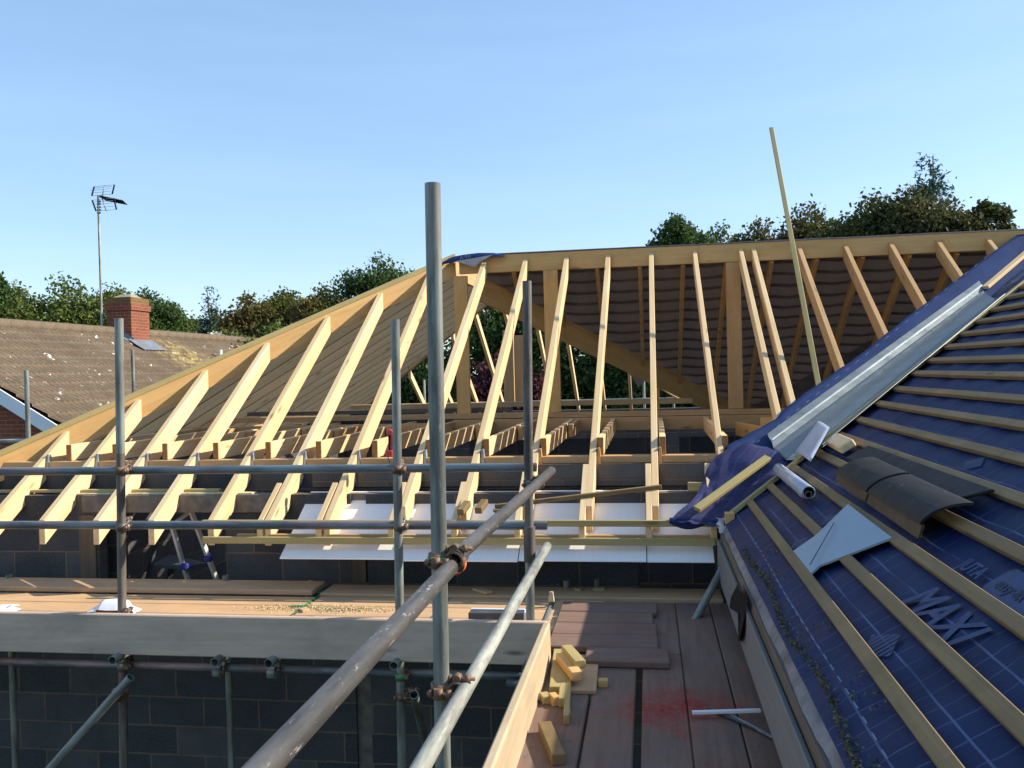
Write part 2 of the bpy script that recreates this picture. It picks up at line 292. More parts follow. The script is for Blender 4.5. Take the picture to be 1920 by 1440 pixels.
def hexa(name, corners, mw, mat, parent=None, bev=.003, warp=0):
    """8 corners: bottom 4 (ccw) then top 4"""
    inv = mw.inverted(); bm = bmesh.new(); vs = [bm.verts.new(inv @ V(c)) for c in corners]
    for f in ((3, 2, 1, 0), (4, 5, 6, 7), (0, 1, 5, 4), (1, 2, 6, 5), (2, 3, 7, 6), (3, 0, 4, 7)): bm.faces.new([vs[i] for i in f])
    bmesh.ops.recalc_face_normals(bm, faces=bm.faces)
    if bev: bmesh.ops.bevel(bm, geom=bm.edges[:], offset=bev, segments=1, affect='EDGES')
    me = bpy.data.meshes.new(name); bm.to_mesh(me); bm.free(); return link(name, me, mat, parent, mw)
def beam(name, p0, p1, w, h, mat, parent=None, up=V((0, 0, 1)), top=False, bev=.003, jitter=0.0):
    """square ended beam from p0 to p1; width w across, height h; top=True: p0,p1 are on the top centre line"""
    p0, p1 = V(p0), V(p1); m = frame(p0, p1, up); y = m.col[1].xyz; z = m.col[2].xyz
    o = -z*h/2 if top else V((0, 0, 0)); c = []
    for s in (-1, 1):
        for e, yy in ((p0, -1), (p1, -1), (p1, 1), (p0, 1)): c.append(e+y*yy*w/2+z*s*h/2+o)
    m.translation = m.translation+o
    return hexa(name, c, m, mat, parent, bev)
def rafter(name, p0, p1, w, hv, mat, parent=None, bev=.003):
    """plumb cut member: p0,p1 on the top centre line, hv = plumb depth"""
    p0, p1 = V(p0), V(p1); m = frame(p0, p1); y = m.col[1].xyz; d = V((0, 0, hv)); c = []
    for dz in (-d, V((0, 0, 0))):
        for e, yy in ((p0, -1), (p1, -1), (p1, 1), (p0, 1)): c.append(e+y*yy*w/2+dz)
    m.translation = m.translation-d/2
    return hexa(name, c, m, mat, parent, bev)
def box(name, lo, hi, mat, parent=None, bev=.003):
    lo, hi = V(lo), V(hi); c = [V((x, y, z)) for z in (lo.z, hi.z) for x, y in ((lo.x, lo.y), (hi.x, lo.y), (hi.x, hi.y), (lo.x, hi.y))]
    d = hi-lo; m = Matrix.Translation((lo+hi)/2)
    if d.y > d.x and d.y > d.z: m = m @ Matrix.Rotation(math.pi/2, 4, 'Z')
    elif d.z > d.x and d.z > d.y: m = m @ Matrix.Rotation(math.pi/2, 4, 'Y')
    return hexa(name, c, m, mat, parent, bev)
def bm_tube(bm, p0, p1, r, mw_inv, inner=None, seg=20, r1=None):
    p0, p1 = V(p0), V(p1); f = frame(p0, p1); r1 = r if r1 is None else r1; rings = []
    prof = [(p0, r), (p1, r1)]
    if inner: prof = [(p0, r), (p1, r1), (p1, inner), (p0, inner)]
    for c, rr in prof:
        rings.append([bm.verts.new(mw_inv @ (c+f.col[1].xyz*math.cos(a)*rr+f.col[2].xyz*math.sin(a)*rr)) for a in [2*math.pi*i/seg for i in range(seg)]])
    n = len(rings)
    for k in range(n if inner else n-1):
        A, B = rings[k], rings[(k+1) % n]
        for i in range(seg):
            fc = bm.faces.new((A[i], A[(i+1) % seg], B[(i+1) % seg], B[i])); fc.smooth = True
    if not inner:
        bm.faces.new(rings[0][::-1]); bm.faces.new(rings[-1])
    else:
        for e in bm.edges:
            pass
def tube(name, p0, p1, mat, parent=None, r=.02415, inner=.0205, seg=24):
    p0, p1 = V(p0), V(p1); m = frame(p0, p1); bm = bmesh.new(); bm_tube(bm, p0, p1, r, m.inverted(), inner, seg)
    bmesh.ops.recalc_face_normals(bm, faces=bm.faces)
    if inner:
        for e in bm.edges:
            if len(e.link_faces) == 2 and e.link_faces[0].normal.angle(e.link_faces[1].normal) > .7: e.smooth = False
    me = bpy.data.meshes.new(name); bm.to_mesh(me); bm.free(); return link(name, me, mat, parent, m)
def grid(name, pts, mat, parent=None, uv=None, thick=0, smooth_=True):
    """pts[m][n] of world points; uv same shape in metres"""
    m_, n_ = len(pts), len(pts[0]); c = sum((p for r in pts for p in r), V((0, 0, 0)))/(m_*n_); mw = Matrix.Translation(c)
    me = bpy.data.meshes.new(name); vs = [p-c for r in pts for p in r]
    fs = [(i*n_+j, i*n_+j+1, (i+1)*n_+j+1, (i+1)*n_+j) for i in range(m_-1) for j in range(n_-1)]
    me.from_pydata([tuple(v) for v in vs], [], fs)
    ul = me.uv_layers.new(name='UVMap')
    for l in me.loops:
        i, j = divmod(l.vertex_index, n_); ul.data[l.index].uv = uv[i][j] if uv else (i*.05, j*.05)
    if thick:
        bm = bmesh.new(); bm.from_mesh(me); bmesh.ops.recalc_face_normals(bm, faces=bm.faces); bmesh.ops.solidify(bm, geom=bm.faces[:], thickness=thick); bm.to_mesh(me); bm.free()
    if smooth_: smooth(me)
    return link(name, me, mat, parent, mw)
def sub(a, b, n): return [a.lerp(b, i/(n-1)) for i in range(n)]
def coupler(c, ax1, ax2, parent, mat='clamp', band=None, bolt_dir=None, s=1.0):
    """right angle coupler: a band round the first tube, one round the second, bolts and nuts"""
    c = V(c); a1 = V(ax1).normalized(); a2 = V(ax2).normalized(); n = a1.cross(a2).normalized(); m = Matrix.Translation(c); inv = m.inverted(); bm = bmesh.new()
    c2 = c+n*.052*s
    bm_tube(bm, c-a1*.022, c+a1*.022, .031*s, inv, .0235, 20); bm_tube(bm, c2-a2*.022, c2+a2*.022, .031*s, inv, .0235, 20)
    bm_tube(bm, c+n*.027-a1*.019, c+n*.027+a1*.019, .02*s, inv, None, 10)
    bmesh.ops.recalc_face_normals(bm, faces=bm.faces); me = bpy.data.meshes.new('coupler'); bm.to_mesh(me); bm.free(); o = link('coupler', me, mat, parent, m)
    for cc, aa, tt in ((c, a1, a2), (c2, a2, a1)):
        bm = bmesh.new(); p = cc+tt*.036*s; m2 = frame(p-n*.04, p+n*.05); i2 = m2.inverted()
        bm_tube(bm, p-n*.035, p+n*.055, .0065, i2, None, 8); bm_tube(bm, p+n*.025, p+n*.04, .013, i2, None, 6); bm_tube(bm, p-n*.03, p-n*.018, .012, i2, None, 6)
        bmesh.ops.recalc_face_normals(bm, faces=bm.faces); me = bpy.data.meshes.new('bolt'); bm.to_mesh(me); bm.free(); link('bolt', me, 'rust', o, m2)
        # lug that carries the bolt
        bm = bmesh.new(); m3 = frame(cc+tt*.028*s, cc+tt*.05*s, aa)
        bm_tube(bm, p-aa*.016, p+aa*.016, .014, m3.inverted(), None, 8); bmesh.ops.recalc_face_normals(bm, faces=bm.faces); me = bpy.data.meshes.new('lug'); bm.to_mesh(me); bm.free(); link('lug', me, mat, o, m3)
    if band:
        bm = bmesh.new(); bm_tube(bm, c-a1*.012, c+a1*.012, .0335*s, inv, .0305*s, 20); bmesh.ops.recalc_face_normals(bm, faces=bm.faces); me = bpy.data.meshes.new('painted_band'); bm.to_mesh(me); bm.free(); link('painted_band', me, band, o, m)
    return o
def text(name, s, origin, right, up, size, mat, parent=None, shear=0, sx=1):
    cu = bpy.data.curves.new(name, 'FONT'); cu.body = s; cu.size = size; cu.extrude = 0; cu.shear = shear; cu.resolution_u = 3; cu.offset = size*.022
    tmp = bpy.data.objects.new(name, cu); me = bpy.data.meshes.new_from_object(tmp); bpy.data.objects.remove(tmp)
    r, u = V(right).normalized(), V(up).normalized(); m = Matrix((r*sx, u, r.cross(u))).transposed().to_4x4(); m.translation = V(origin); me.name = name
    me.transform(m.to_3x3().to_4x4()); return link(name, me, mat, parent, Matrix.Translation(V(origin)))
# ------------------------------------------------------------------ ground
gp = [[V((x, y, -4.3)) for x in np.linspace(-400, 400, 9)] for y in np.linspace(-150, 900, 9)]
g = grid('ground', gp, 'ground'); tag(g, kind='structure')
# ------------------------------------------------------------------ geometry of the roof planes
TF, YR, ZR = .645, 9.4, 1.22
def zf(Y): return ZR-TF*(YR-Y)              # front slope, top of rafters
FP = ((0, -TF, 1), ZR-TF*YR); BP = ((0, TF, 1), ZR+TF*YR)
def hipY(X): return 9.42+.88*(X+2.08)        # plan line of the front hip
XE = -6.05                                   # left eave
TL = 2.24/(-2.08-XE)
def zl(X): return ZR-TL*(-2.08-X)
TR = .625
def zr(X): return -1.03+TR*(X-.46)           # slope of the right hand roof
RP = ((-TR, 0, 1), -1.03-TR*.46); RN = V((-TR, 0, 1)).normalized(); RU = V((1, 0, TR)).normalized()
def onR(x, y, h=0): p = at(x, y, pl=RP); return p+RN*h
# ================================================================== block walls of the house being built
W = thing('block_wall', 'unfinished grey concrete block house walls below the open timber roof frame', 'wall', (-2.5, 6.35, -4.3))
ZT = -.885
def wall_piece(x0, x1, z0, z1, y0=6.3, y1=6.4, mat='block', name='outer_leaf'): return box(name, (x0, y0, z0), (x1, y1, z1), mat, W, 0)
OX0, OX1, OZ = -4.28, -3.22, -1.02
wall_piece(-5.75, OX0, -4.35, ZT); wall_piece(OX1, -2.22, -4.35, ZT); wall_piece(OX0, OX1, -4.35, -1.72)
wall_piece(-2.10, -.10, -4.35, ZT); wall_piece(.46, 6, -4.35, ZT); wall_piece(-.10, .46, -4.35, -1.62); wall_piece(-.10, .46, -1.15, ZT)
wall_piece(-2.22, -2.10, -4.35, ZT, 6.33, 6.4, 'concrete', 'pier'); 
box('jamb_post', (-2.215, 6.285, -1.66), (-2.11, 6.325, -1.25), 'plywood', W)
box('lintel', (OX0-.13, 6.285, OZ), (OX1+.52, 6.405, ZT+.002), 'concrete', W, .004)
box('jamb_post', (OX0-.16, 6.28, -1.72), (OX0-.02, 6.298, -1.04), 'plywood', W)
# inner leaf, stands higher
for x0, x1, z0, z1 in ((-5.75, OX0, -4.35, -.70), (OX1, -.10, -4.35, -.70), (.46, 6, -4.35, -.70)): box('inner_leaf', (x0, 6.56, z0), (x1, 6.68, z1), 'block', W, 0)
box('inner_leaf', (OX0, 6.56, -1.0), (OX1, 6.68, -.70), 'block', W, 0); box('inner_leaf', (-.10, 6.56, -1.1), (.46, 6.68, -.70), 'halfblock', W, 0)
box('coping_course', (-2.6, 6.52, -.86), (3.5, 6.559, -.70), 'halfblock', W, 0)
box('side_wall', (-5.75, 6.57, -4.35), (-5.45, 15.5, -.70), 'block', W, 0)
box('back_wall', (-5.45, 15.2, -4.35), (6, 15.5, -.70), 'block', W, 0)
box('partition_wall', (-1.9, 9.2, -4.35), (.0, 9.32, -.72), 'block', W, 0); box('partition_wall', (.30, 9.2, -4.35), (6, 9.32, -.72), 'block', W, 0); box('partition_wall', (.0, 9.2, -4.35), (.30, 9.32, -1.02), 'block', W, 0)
box('partition_wall', (-4.78, 6.69, -4.35), (-4.66, 9.2, -.72), 'block', W, 0)
box('mortar_bed', (-4.6, 6.31, ZT), (-3.0, 6.39, ZT+.012), 'sawdust', W, .004)
fl = box('internal_floor', (-5.45, 6.69, -2.5), (6, 15.2, -2.45), 'concrete', W, 0)
box('batten_on_wall', (-5.5, 6.36, ZT+.012), (-3.3, 6.41, ZT+.035), 'lath', W)
# ================================================================== roof frame
R = thing('roof_frame', 'open new pine hip roof frame with long rafters rising to a felted ridge', 'roof frame', (-1, 7.5, -.7))
ridge_top = 1.262
rafter('ridge_board', (-2.0, YR, ridge_top), (.55, YR, ridge_top+.003), .045, .19, 'ridge', R)
rafter('ridge_board', (.55, YR, ridge_top+.003), (5.2, YR, ridge_top+.012), .045, .19, 'ridge', R)
RX = [.03, -.42, -.86, -1.30, -1.75]
JX = [-2.28, -2.72, -3.155, -3.62, -4.06, -4.50, -4.94]
RXR = [.508, .974, 1.103, 1.555, 2.005, 2.443, 2.894, 3.359]
for x in RX: rafter('rafter', (x+random.uniform(-.008, .008), 6.05, zf(6.05)), (x+.03, YR-.025, zf(YR-.025)), .049, .172, 'pine', R)
for x in JX: y1 = hipY(x)-.03; rafter('rafter', (x+.01, 5.93, zf(5.93)), (x, y1, zf(y1)), .049, .182, 'pine', R)
rafter('rafter', (-5.38, 5.93, zf(5.93)), (-5.38, hipY(-5.38)-.03, zf(hipY(-5.38)-.03)), .046, .165, 'pine', R)
for x in RXR:
    y0 = 6.15 if x < .9 else 5.93+.97*(x-.46)+.05
    if x == .508: y0 = 6.22
    rafter('rafter', (x, y0, zf(y0)), (x, YR-.025, zf(YR-.025)), .042, .162, 'pine' if x < 1.2 else 'joist', R)
# hip rafter and its top strip
hp0 = V((-6.1, hipY(-6.1), 0)); hp0.z = zf(hp0.y)+.02; hp1 = V((-2.06, hipY(-2.06), ZR+.035))
rafter('hip_rafter', hp0, hp1, .045, .21, 'ridge', R); beam('hip_strip', hp0+V((0, 0, .024)), hp1+V((0, 0, .024)), .055, .045, 'lath', R)
# rafters of the left slope, run up to the hip and to the back ridge
YB = 12.3
y = 6.45
while y < 15.4:
    xt = -2.08+(y-9.42)/.88 if y < 9.42 else (-2.08 if y < YB else -2.08-(y-YB))
    if xt > XE+.3:
        rafter('rafter', (XE, y, zl(XE)), (xt-.02, y, zl(xt-.02)), .045, .135, 'field', R)
    y += .45
rafter('ridge_board', (-2.08, 9.45, ridge_top-.02), (-2.08, YB, ridge_top-.02), .045, .2, 'joist', R)
rafter('hip_rafter', (-5.9, YB+3.82, zl(-5.9)+.02), (-2.08, YB, ZR+.02), .045, .17, 'joist', R)
rafter('hip_rafter', (.6, YB+2.68, ZR-.625*2.68-.05), (-2.06, YB, ZR-.05), .04, .10, 'joist', R)
for i, x in enumerate((-3.9, -3.4, -2.95, -2.5, -2.05, -1.62, -1.2, -.75, -.3, .15)):
    y0 = YB+abs(x+2.08)+.03; z0 = ZR-.625*(y0-YB); rafter('rafter', (x, 16.0, ZR-.625*(16.0-YB)), (x, y0, z0), .045, .13, 'pine', R)
# back slope of the main ridge: rafters, valley rafter
for x in [-1.45]+[-1.0+.45*i for i in range(12)]:
    yl = 9.60+(x+1.85)*.86 if x < 1.7 else 12.8
    rafter('rafter', (x+.04, min(yl, 12.8), ZR-TF*(min(yl, 12.8)-YR)), (x+.04, YR+.025, zf(YR-.025)), .042, .15, 'joist', R)
vr = [at(895, 512, pl=BP), at(1402, 765, pl=BP)]
rafter('valley_rafter', vr[0]+V((0, 0, -.03)), vr[1]+(vr[1]-vr[0]).normalized()*.5+V((0, 0, -.03)), .05, .27, 'ridge', R)
# posts
for x0, x1, zt, mt in ((-2.062, -1.915, 1.05, 'ridge'), (-1.082, -.928, 1.07, 'ridge'), (.82, .968, 1.07, 'joist')): box('post', (x0, YR-.03, -.445), (x1, YR+.02, zt), mt, R)
for px, Y_ in ((955, 11.6), (975, 12.2)):
    p = at(px, 740, Y=Y_); box('post', (p.x-.07, Y_, -.45), (p.x+.07, Y_+.045, .55 if px < 960 else .5), 'joist', R)
# plates and beams
box('wall_plate', (-5.6, 6.56, -.698), (.62, 6.66, -.645), 'joist', R)
box('wall_plate', (-5.75, 6.6, -.70), (-5.6, 15.4, -.65), 'joist', R); box('wall_plate', (-5.6, 15.25, -.62), (3.5, 15.35, -.54), 'joist', R)
box('spine_plate', (-5.3, 9.33, -.50), (-1.0, 9.43, -.445), 'joist', R); box('spine_plate', (-1.0, 9.33, -.505), (2.6, 9.43, -.45), 'joist', R)
box('spine_plate', (-4.6, 9.60, -.44), (-1.5, 9.72, -.395), 'plywood', R); box('spine_plate', (-3.6, 10.3, -.42), (.5, 10.42, -.36), 'joist', R)
box('trimmer', (-2.05, 9.10, -.632), (1.5, 9.145, -.50), 'joist', R); box('trimmer', (-5.4, 8.6, -.632), (-2.05, 8.645, -.50), 'joist', R)
# ceiling joists with a bright end seen beside each rafter
for i, x in enumerate([-4.74, -4.325, -3.885, -3.445, -3.0, -2.58, -2.12, -1.69, -1.235, -.795, -.365, .094, .545]):
    beam('joist_end', (x, 6.612, -.577), (x, 6.619, -.577), .043, .131, 'endgrain', R, bev=0); beam('ceiling_joist', (x, 6.62, -.577), (x+(.0 if x < -.3 else .02), 9.10 if x > -2.1 else 8.6, -.577), .045, .133, 'pine', R)
    if x < -.4:
        beam('ceiling_joist', (x+.06, 8.0+.3*(i % 2), -.575), (x+.06, 9.3, -.575), .045, .12, 'joist', R)
beam('strut', (.86, 8.9, -.62), (1.05, 7.9, -.62), .05, .13, 'ridge', R); beam('strut', (1.05, 8.6, -.56), (1.9, 8.1, -.56), .05, .13, 'ridge', R)
# plates of the truss clips and wedges
for x in RX+JX:
    p = V((x+.040, 6.60, -.655)); o = hexa('truss_clip', [p+V(d) for d in ((-.006, -.05, -.05), (.022, -.05, -.05), (.022, .0, -.05), (-.006, .0, -.05), (-.006, -.035, .07), (.012, -.035, .07), (.012, 0, .07), (-.006, 0, .07))], Matrix.Translation(p), 'zinc' if x < -1 else 'joist', R, .002)
# sister pieces carrying the eave, fascia battens
for x in RX+[.45, JX[0], JX[1]]:
    y1 = 6.44 if x > -1 else 6.28; rafter('sprocket', (x-.046, 5.915, zf(5.915)), (x-.046, y1, zf(y1)), .042, .15, 'pine', R)
box('fascia_batten', (-3.19, 5.885, -1.052), (.41, 5.912, -1.01), 'lath', R); box('fascia_batten', (-3.19, 5.885, -1.178), (.41, 5.912, -1.130), 'lath', R)
box('fascia_batten', (-2.95, 5.93, -1.155), (.41, 5.965, -1.118), 'joist', R)
pn = at(1302, 912, Y=6.3); box('noggin', (pn.x-.045, 6.28, pn.z-.03), (pn.x+.08, 6.32, pn.z+.03), 'lath', R)
# felt on the back slope, seen from below through the rafters
pts = []; uv = []
for i in range(46):
    x = -1.85+i*.155; yl = min(9.55+(x+1.85)*.86+.12, 12.95); row = []; ur = []
    for j in range(40):
        yy = YR+.01+(yl-YR)*j/39; f = math.sin((x+.02)/.45*math.pi)**2
        row.append(V((x, yy, ZR+.055-TF*(yy-YR)-.028*f+.012*mnoise.noise(V((x*1.3, yy*3, 0)))+.006*mnoise.noise(V((x*.8, yy*9, 5)))))); ur.append((x, yy))
    pts.append(row); uv.append(ur)
grid('back_felt', pts, 'feltback', R, uv)
for k in range(20):
    yy = YR+.12+k*.168
    if yy > 12.9: break
    x0 = max(-1.85, (yy-9.67)/.86-1.85); beam('tile_batten', (x0, yy, ZR+.088-TF*(yy-YR)), (5.1, yy, ZR+.088-TF*(yy-YR)), .05, .025, 'treated', R, V((0, TF, 1)))
# ridge felt roll-over
pts = []
for i in range(60):
    x = -1.95+i*.12; pts.append([V((x, YR+dy, ridge_top+.012+dz+.004*mnoise.noise(V((x*3, 0, 1))))) for dy, dz in ((-.03, -.008), (-.024, .004), (0, .008), (.03, .002), (.08, -.035))])
grid('ridge_felt', pts, simple('dark ridge felt', (.07, .06, .08), .6), R)
# torn flap at the hip end
top = [at(x, y, Y=9.36) for x, y in ((829, 489), (850, 481), (872, 477), (897, 474), (925, 474), (950, 479))]; bot = [at(x, y, Y=9.30) for x, y in ((829, 496), (850, 492), (870, 489), (888, 486), (912, 482), (945, 481))]
grid('blue_felt_flap', [top, [a.lerp(b, .5)+V((0, -.02, .004)) for a, b in zip(top, bot)], bot], 'feltvalley_plain', R)
grid('grey_felt_flap', [[at(x, y, Y=9.29) for x, y in ((852, 490), (875, 486), (905, 481), (925, 477))], [at(x, y, Y=9.28) for x, y in ((868, 494), (880, 493), (895, 492), (915, 483))], [at(x, y, Y=9.285) for x, y in ((886, 500), (888, 501), (891, 500), (905, 488))]], simple('grey felt underside', (.36, .33, .34), .6), R)
text('white_lettering', 'JUTA', at(862, 487, Y=9.28), V((1, 0, .16)), V((.3, 0, 1)), .055, 'printwhite', R)
# hanging torn felt scrap below the valley rafter
q = [at(1180, 700, Y=12.5), at(1197, 727, Y=12.5), at(1216, 708, Y=12.5)]; grid('felt_scrap', [[q[0], q[2]], [q[1], q[1]+V((.01, 0, .01))]], 'feltback', R)
# soffit boards lying under the rafter feet
sof = thing('soffit_sheets', 'white ribbed plastic soffit sheets lying under the rafter feet above the wall', 'soffit', (-1, 6.1, -1.1))
xs = [(-2.6, -1.75), (-1.745, -.9), (-.895, -.04), (-.035, .40)]
for i, (a, b) in enumerate(xs):
    dz = .004*(i % 2); dy = .012*((i*2) % 3)
    if i == 0:
        c = [(a, 5.87, -1.272), (b, 5.87, -1.272), (b, 6.41, -.878), (a+.03, 6.41, -.878)]
    else: c = [(a, 5.87-dy, -1.272-dz), (b, 5.87-dy, -1.272-dz), (b, 6.41, -.878-dz), (a, 6.41, -.878-dz)]
    cc = [V(p)-V((0, 0, .010)) for p in c]+[V(p) for p in c]; hexa('sheet', cc, Matrix.Translation(V(c[0])), 'soffit', sof, .001)
# ================================================================== right hand roof
RR = thing('felted_roof', 'neighbouring roof slope covered in blue felt and rows of treated tile battens', 'roof', (2.2, 2.5, -.2))
def valY(X): return 5.93+.925*(X-.46)+.02
pts = []; uv = []
NX, NY = 90, 200
for i in range(NX):
    X = .47+i*(3.5/(NX-1)); y1 = valY(X)+.02; row = []; ur = []
    for j in range(NY):
        Y_ = -2.2+(y1+2.2)*j/(NY-1)
        sag = .006*mnoise.noise(V((X*5, Y_*2.1, 3)))+.005*mnoise.noise(V((X*14, Y_*6, 5)))+.004*mnoise.noise(V((X*3, Y_*22, 7)))-.010*math.sin(Y_/.45*math.pi)**2+.003
        p = V((X, Y_, zr(X)))+RN*sag; row.append(p); ur.append((Y_, (X-.46)*1.18-.018))
    pts.append(row); uv.append(ur)
grid('roof_felt', pts, 'felt', RR, uv)
grid('opposite_slope', [[V((3.95, y, zr(3.95)-.01)), V((8, y, zr(3.95)-.01-4.05*.7))] for y in (-2.2, 2, 6, 13)], 'felt', RR)
# deck under the felt (closes the roof)
hexa('roof_core', [V(c) for c in ((.52, -2.2, -1.35), (3.94, -2.2, -1.35), (3.94, 5.6, -1.35), (.52, 5.6, -1.35), (.52, -2.2, zr(.52)-.06), (3.94, -2.2, zr(3.94)-.06), (3.94, 8.6, zr(3.94)-.06), (.52, 5.6, zr(.52)-.06))], Matrix.Translation((2, 2, -1)), 'plywood', RR, 0)
bx = [.65, .80, .955, 1.125, 1.29, 1.45, 1.615, 1.775, 1.93, 2.085, 2.24, 2.40, 2.555, 2.71, 2.86, 3.01, 3.17, 3.33, 3.49, 3.65]
def batend(X): return 5.53+.725*X
for i, X in enumerate(bx):
    off = [.0, -.005, .01, 0, .004, 0][i % 6]; y1 = batend(X)
    p0 = V((X-.004, -2.1, zr(X-.004)))+RN*.0125; p1 = V((X+off, y1, zr(X+off)))+RN*.0125
    beam('tile_batten', p0+RN*.006, p1+RN*.006, .048, .026, 'treated', RR, RN)
# fillet that follows the valley
p0 = V((.50, batend(.44)+.02, 0)); p1 = V((3.75, batend(3.75)+.03, 0)); p0.z = zr(p0.x); p1.z = zr(p1.x)
mid = p0.lerp(p1, .36); beam('valley_fillet', p0+RN*.026, mid+RN*.026, .045, .03, 'lath', RR, RN); beam('valley_fillet', mid+RN*.026, p1+RN*.026, .045, .03, 'lath', RR, RN)
box('timber_stub', (.47, 5.80, -1.03), (.53, 5.88, -.95), 'ridge', RR)
# fascia, soffit edge
box('fascia', (.418, -2.2, -1.365), (.436, 5.86, -1.125), 'fascia', RR)
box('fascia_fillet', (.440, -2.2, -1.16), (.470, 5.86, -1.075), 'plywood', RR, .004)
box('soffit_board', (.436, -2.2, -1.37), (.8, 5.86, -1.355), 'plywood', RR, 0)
pts = []
for i in range(120):
    y = -2.2+i*(8.05/119); w = .012*mnoise.noise(V((0, y*2.3, 0)))+.005*mnoise.noise(V((0, y*9, 2)))
    pts.append([V((.452+w, y, -1.072)), V((.458+w, y, -1.060)), V((.472+w*.6, y, -1.047)), V((.485, y, -1.03))])
grid('felt_edge', pts, simple('pale worn felt edge', (.16, .155, .165), .55, 0, .5, 9), RR)
# black felt scrap on the fascia
pts = [[at(x, y, X=.405)+V((-.012*math.sin(j*2.1+i), 0, 0)) for j, (x, y) in enumerate(r)] for i, r in enumerate((((1383, 1095), (1392, 1108), (1398, 1120)), ((1374, 1120), (1385, 1130), (1394, 1145)), ((1372, 1140), (1384, 1150), (1394, 1165)), ((1384, 1150), (1386, 1180), (1393, 1190)), ((1381, 1200), (1386, 1203), (1391, 1200))))]
grid('black_felt_scrap', pts, 'black', RR)
# lettering and marks printed on the felt
DY = V((0, -1, 0))
def onp(px, py, h=.022): return onR(px, py, h)
def flat(name, poly, mat, parent=RR):
    c = sum(poly, V((0, 0, 0)))/len(poly); me = bpy.data.meshes.new(name); me.from_pydata([tuple(p-c) for p in poly], [], [tuple(range(len(poly)))]); return link(name, me, mat, parent, Matrix.Translation(c))
o = V((.815, 3.09, zr(.815)))+RN*.010; text('felt_lettering', 'MAXI', o+RU*.004, DY, RU, .165, 'print', RR, .35, 1.25)
o = V((1.0, 3.10, zr(1.0)))+RN*.010; text('felt_lettering', 'JUTA', o, DY, RU, .078, 'print', RR, .0, 1.0)
bxp = [V((X, Y_, zr(X)))+RN*.010 for X, Y_ in ((.985, 2.83), (.985, 2.42), (1.085, 2.42), (1.085, 2.83), (1.07, 2.85), (1.0, 2.85))]; flat('printed_box', bxp, 'print')
text('felt_lettering', 'easy-fix', V((1.01, 2.81, zr(1.01)))+RN*.0125, DY, RU, .062, 'printdark', RR, 0, 1.0)
def diamond(X, Y_, s):
    bm = bmesh.new(); c = V((X, Y_, zr(X)))+RN*.010
    for k in range(9):
        t = -1+k/4; h = .085*s; wd = lambda q: max(.004, (1-abs(q))*.055*s)
        a, b = t*h, (t+.17)*h
        if t > .95: continue
        q = [c+DY*a-RU*wd(t), c+DY*b-RU*wd(t+.17), c+DY*b+RU*wd(t+.17), c+DY*a+RU*wd(t)]; bm.faces.new([bm.verts.new(p-c) for p in q])
    me = bpy.data.meshes.new('printed_diamond'); bm.to_mesh(me); bm.free(); link('printed_diamond', me, 'print', RR, Matrix.Translation(c))
for px, py, s in ((1655, 1215, 1.25), (1500, 1022, 1.0), (1560, 977, 1.0), (1828, 873, 1.0), (1770, 900, .8)):
    p = onR(px, py); diamond(p.x, p.y, s)
# dashed lap line near the eave
for k in range(60):
    y = -.5+k*.105
    if y > 5.6: break
    X = .555+.004*math.sin(y*3); flat('printed_dash', [V((X+dx, y+dy, zr(X)))+RN*.011 for dx, dy in ((-.0022, 0), (.0022, 0), (.0022, .05), (-.0022, .05))], 'printwhite')
# ------------------------------------------------------------------ valley felt draped over the front slope
VF = thing('valley_felt', 'wide strip of blue felt draped up the valley over the rafters', 'roofing felt', (2, 7.5, 0))
outer = [at(x, y, pl=FP) for x, y in ((1362, 842), (1410, 815), (1455, 790), (1475, 768), (1510, 742), (1600, 678), (1750, 562), (1830, 500), (1918, 436))]
outer.append(outer[-1]+(outer[-1]-outer[-2]).normalized()*.4)
def inner_pt(k, n): X = .66+(3.95-.66)*k/(n-1); Y_ = batend(X)+.03; return V((X, Y_, zr(X)+.012))
N = 60; pts = []; uv = []
def lerp_poly(P, t):
    t *= len(P)-1; i = min(int(t), len(P)-2); return P[i].lerp(P[i+1], t-i)
for k in range(N):
    a = lerp_poly(outer, k/(N-1)); a = a+V((0, 0, .02)); b = inner_pt(k, N); vX = .60+(3.9-.60)*k/(N-1); vm = V((vX, valY(vX), zr(vX)-.012)); row = []
    A = sub(a, vm, 12); B = sub(vm, b, 5)[1:]
    a0 = a+V((-.02, -.0, -.05)); a00 = a+V((.0, .01, -.10))
    for j, p in enumerate([a00, a0]+A+B):
        row.append(p+V((0, 0, .010*mnoise.noise(p*4)+.005*mnoise.noise(p*13))))
    pts.append(row); uv.append([(k*.075, j*.052+.03) for j in range(len(row))])
grid('felt_strip', pts, 'feltvalley_plain', VF, uv)
for k in range(26):                                                    # dashed white line along the strip
    a = at(1400+k*18.5, 852-k*15.0-(k*k)*.002, pl=FP); b = at(1400+k*18.5+6, 852-(k+.34)*15.0-(k*k)*.002, pl=FP); n = V((0, -TF, 1)).normalized(); d = (b-a).normalized().cross(n)*.0016
    flat('printed_dash', [a-d+n*.035, b-d+n*.035, b+d+n*.035, a+d+n*.035], 'printwhite', VF)
text('felt_lettering', 'JUTA', V((3.05, 8.12, zr(3.05)+.035)), (V((.72, .66, .45))), V((.5, -.8, .35)), .16, 'printwhite', VF)
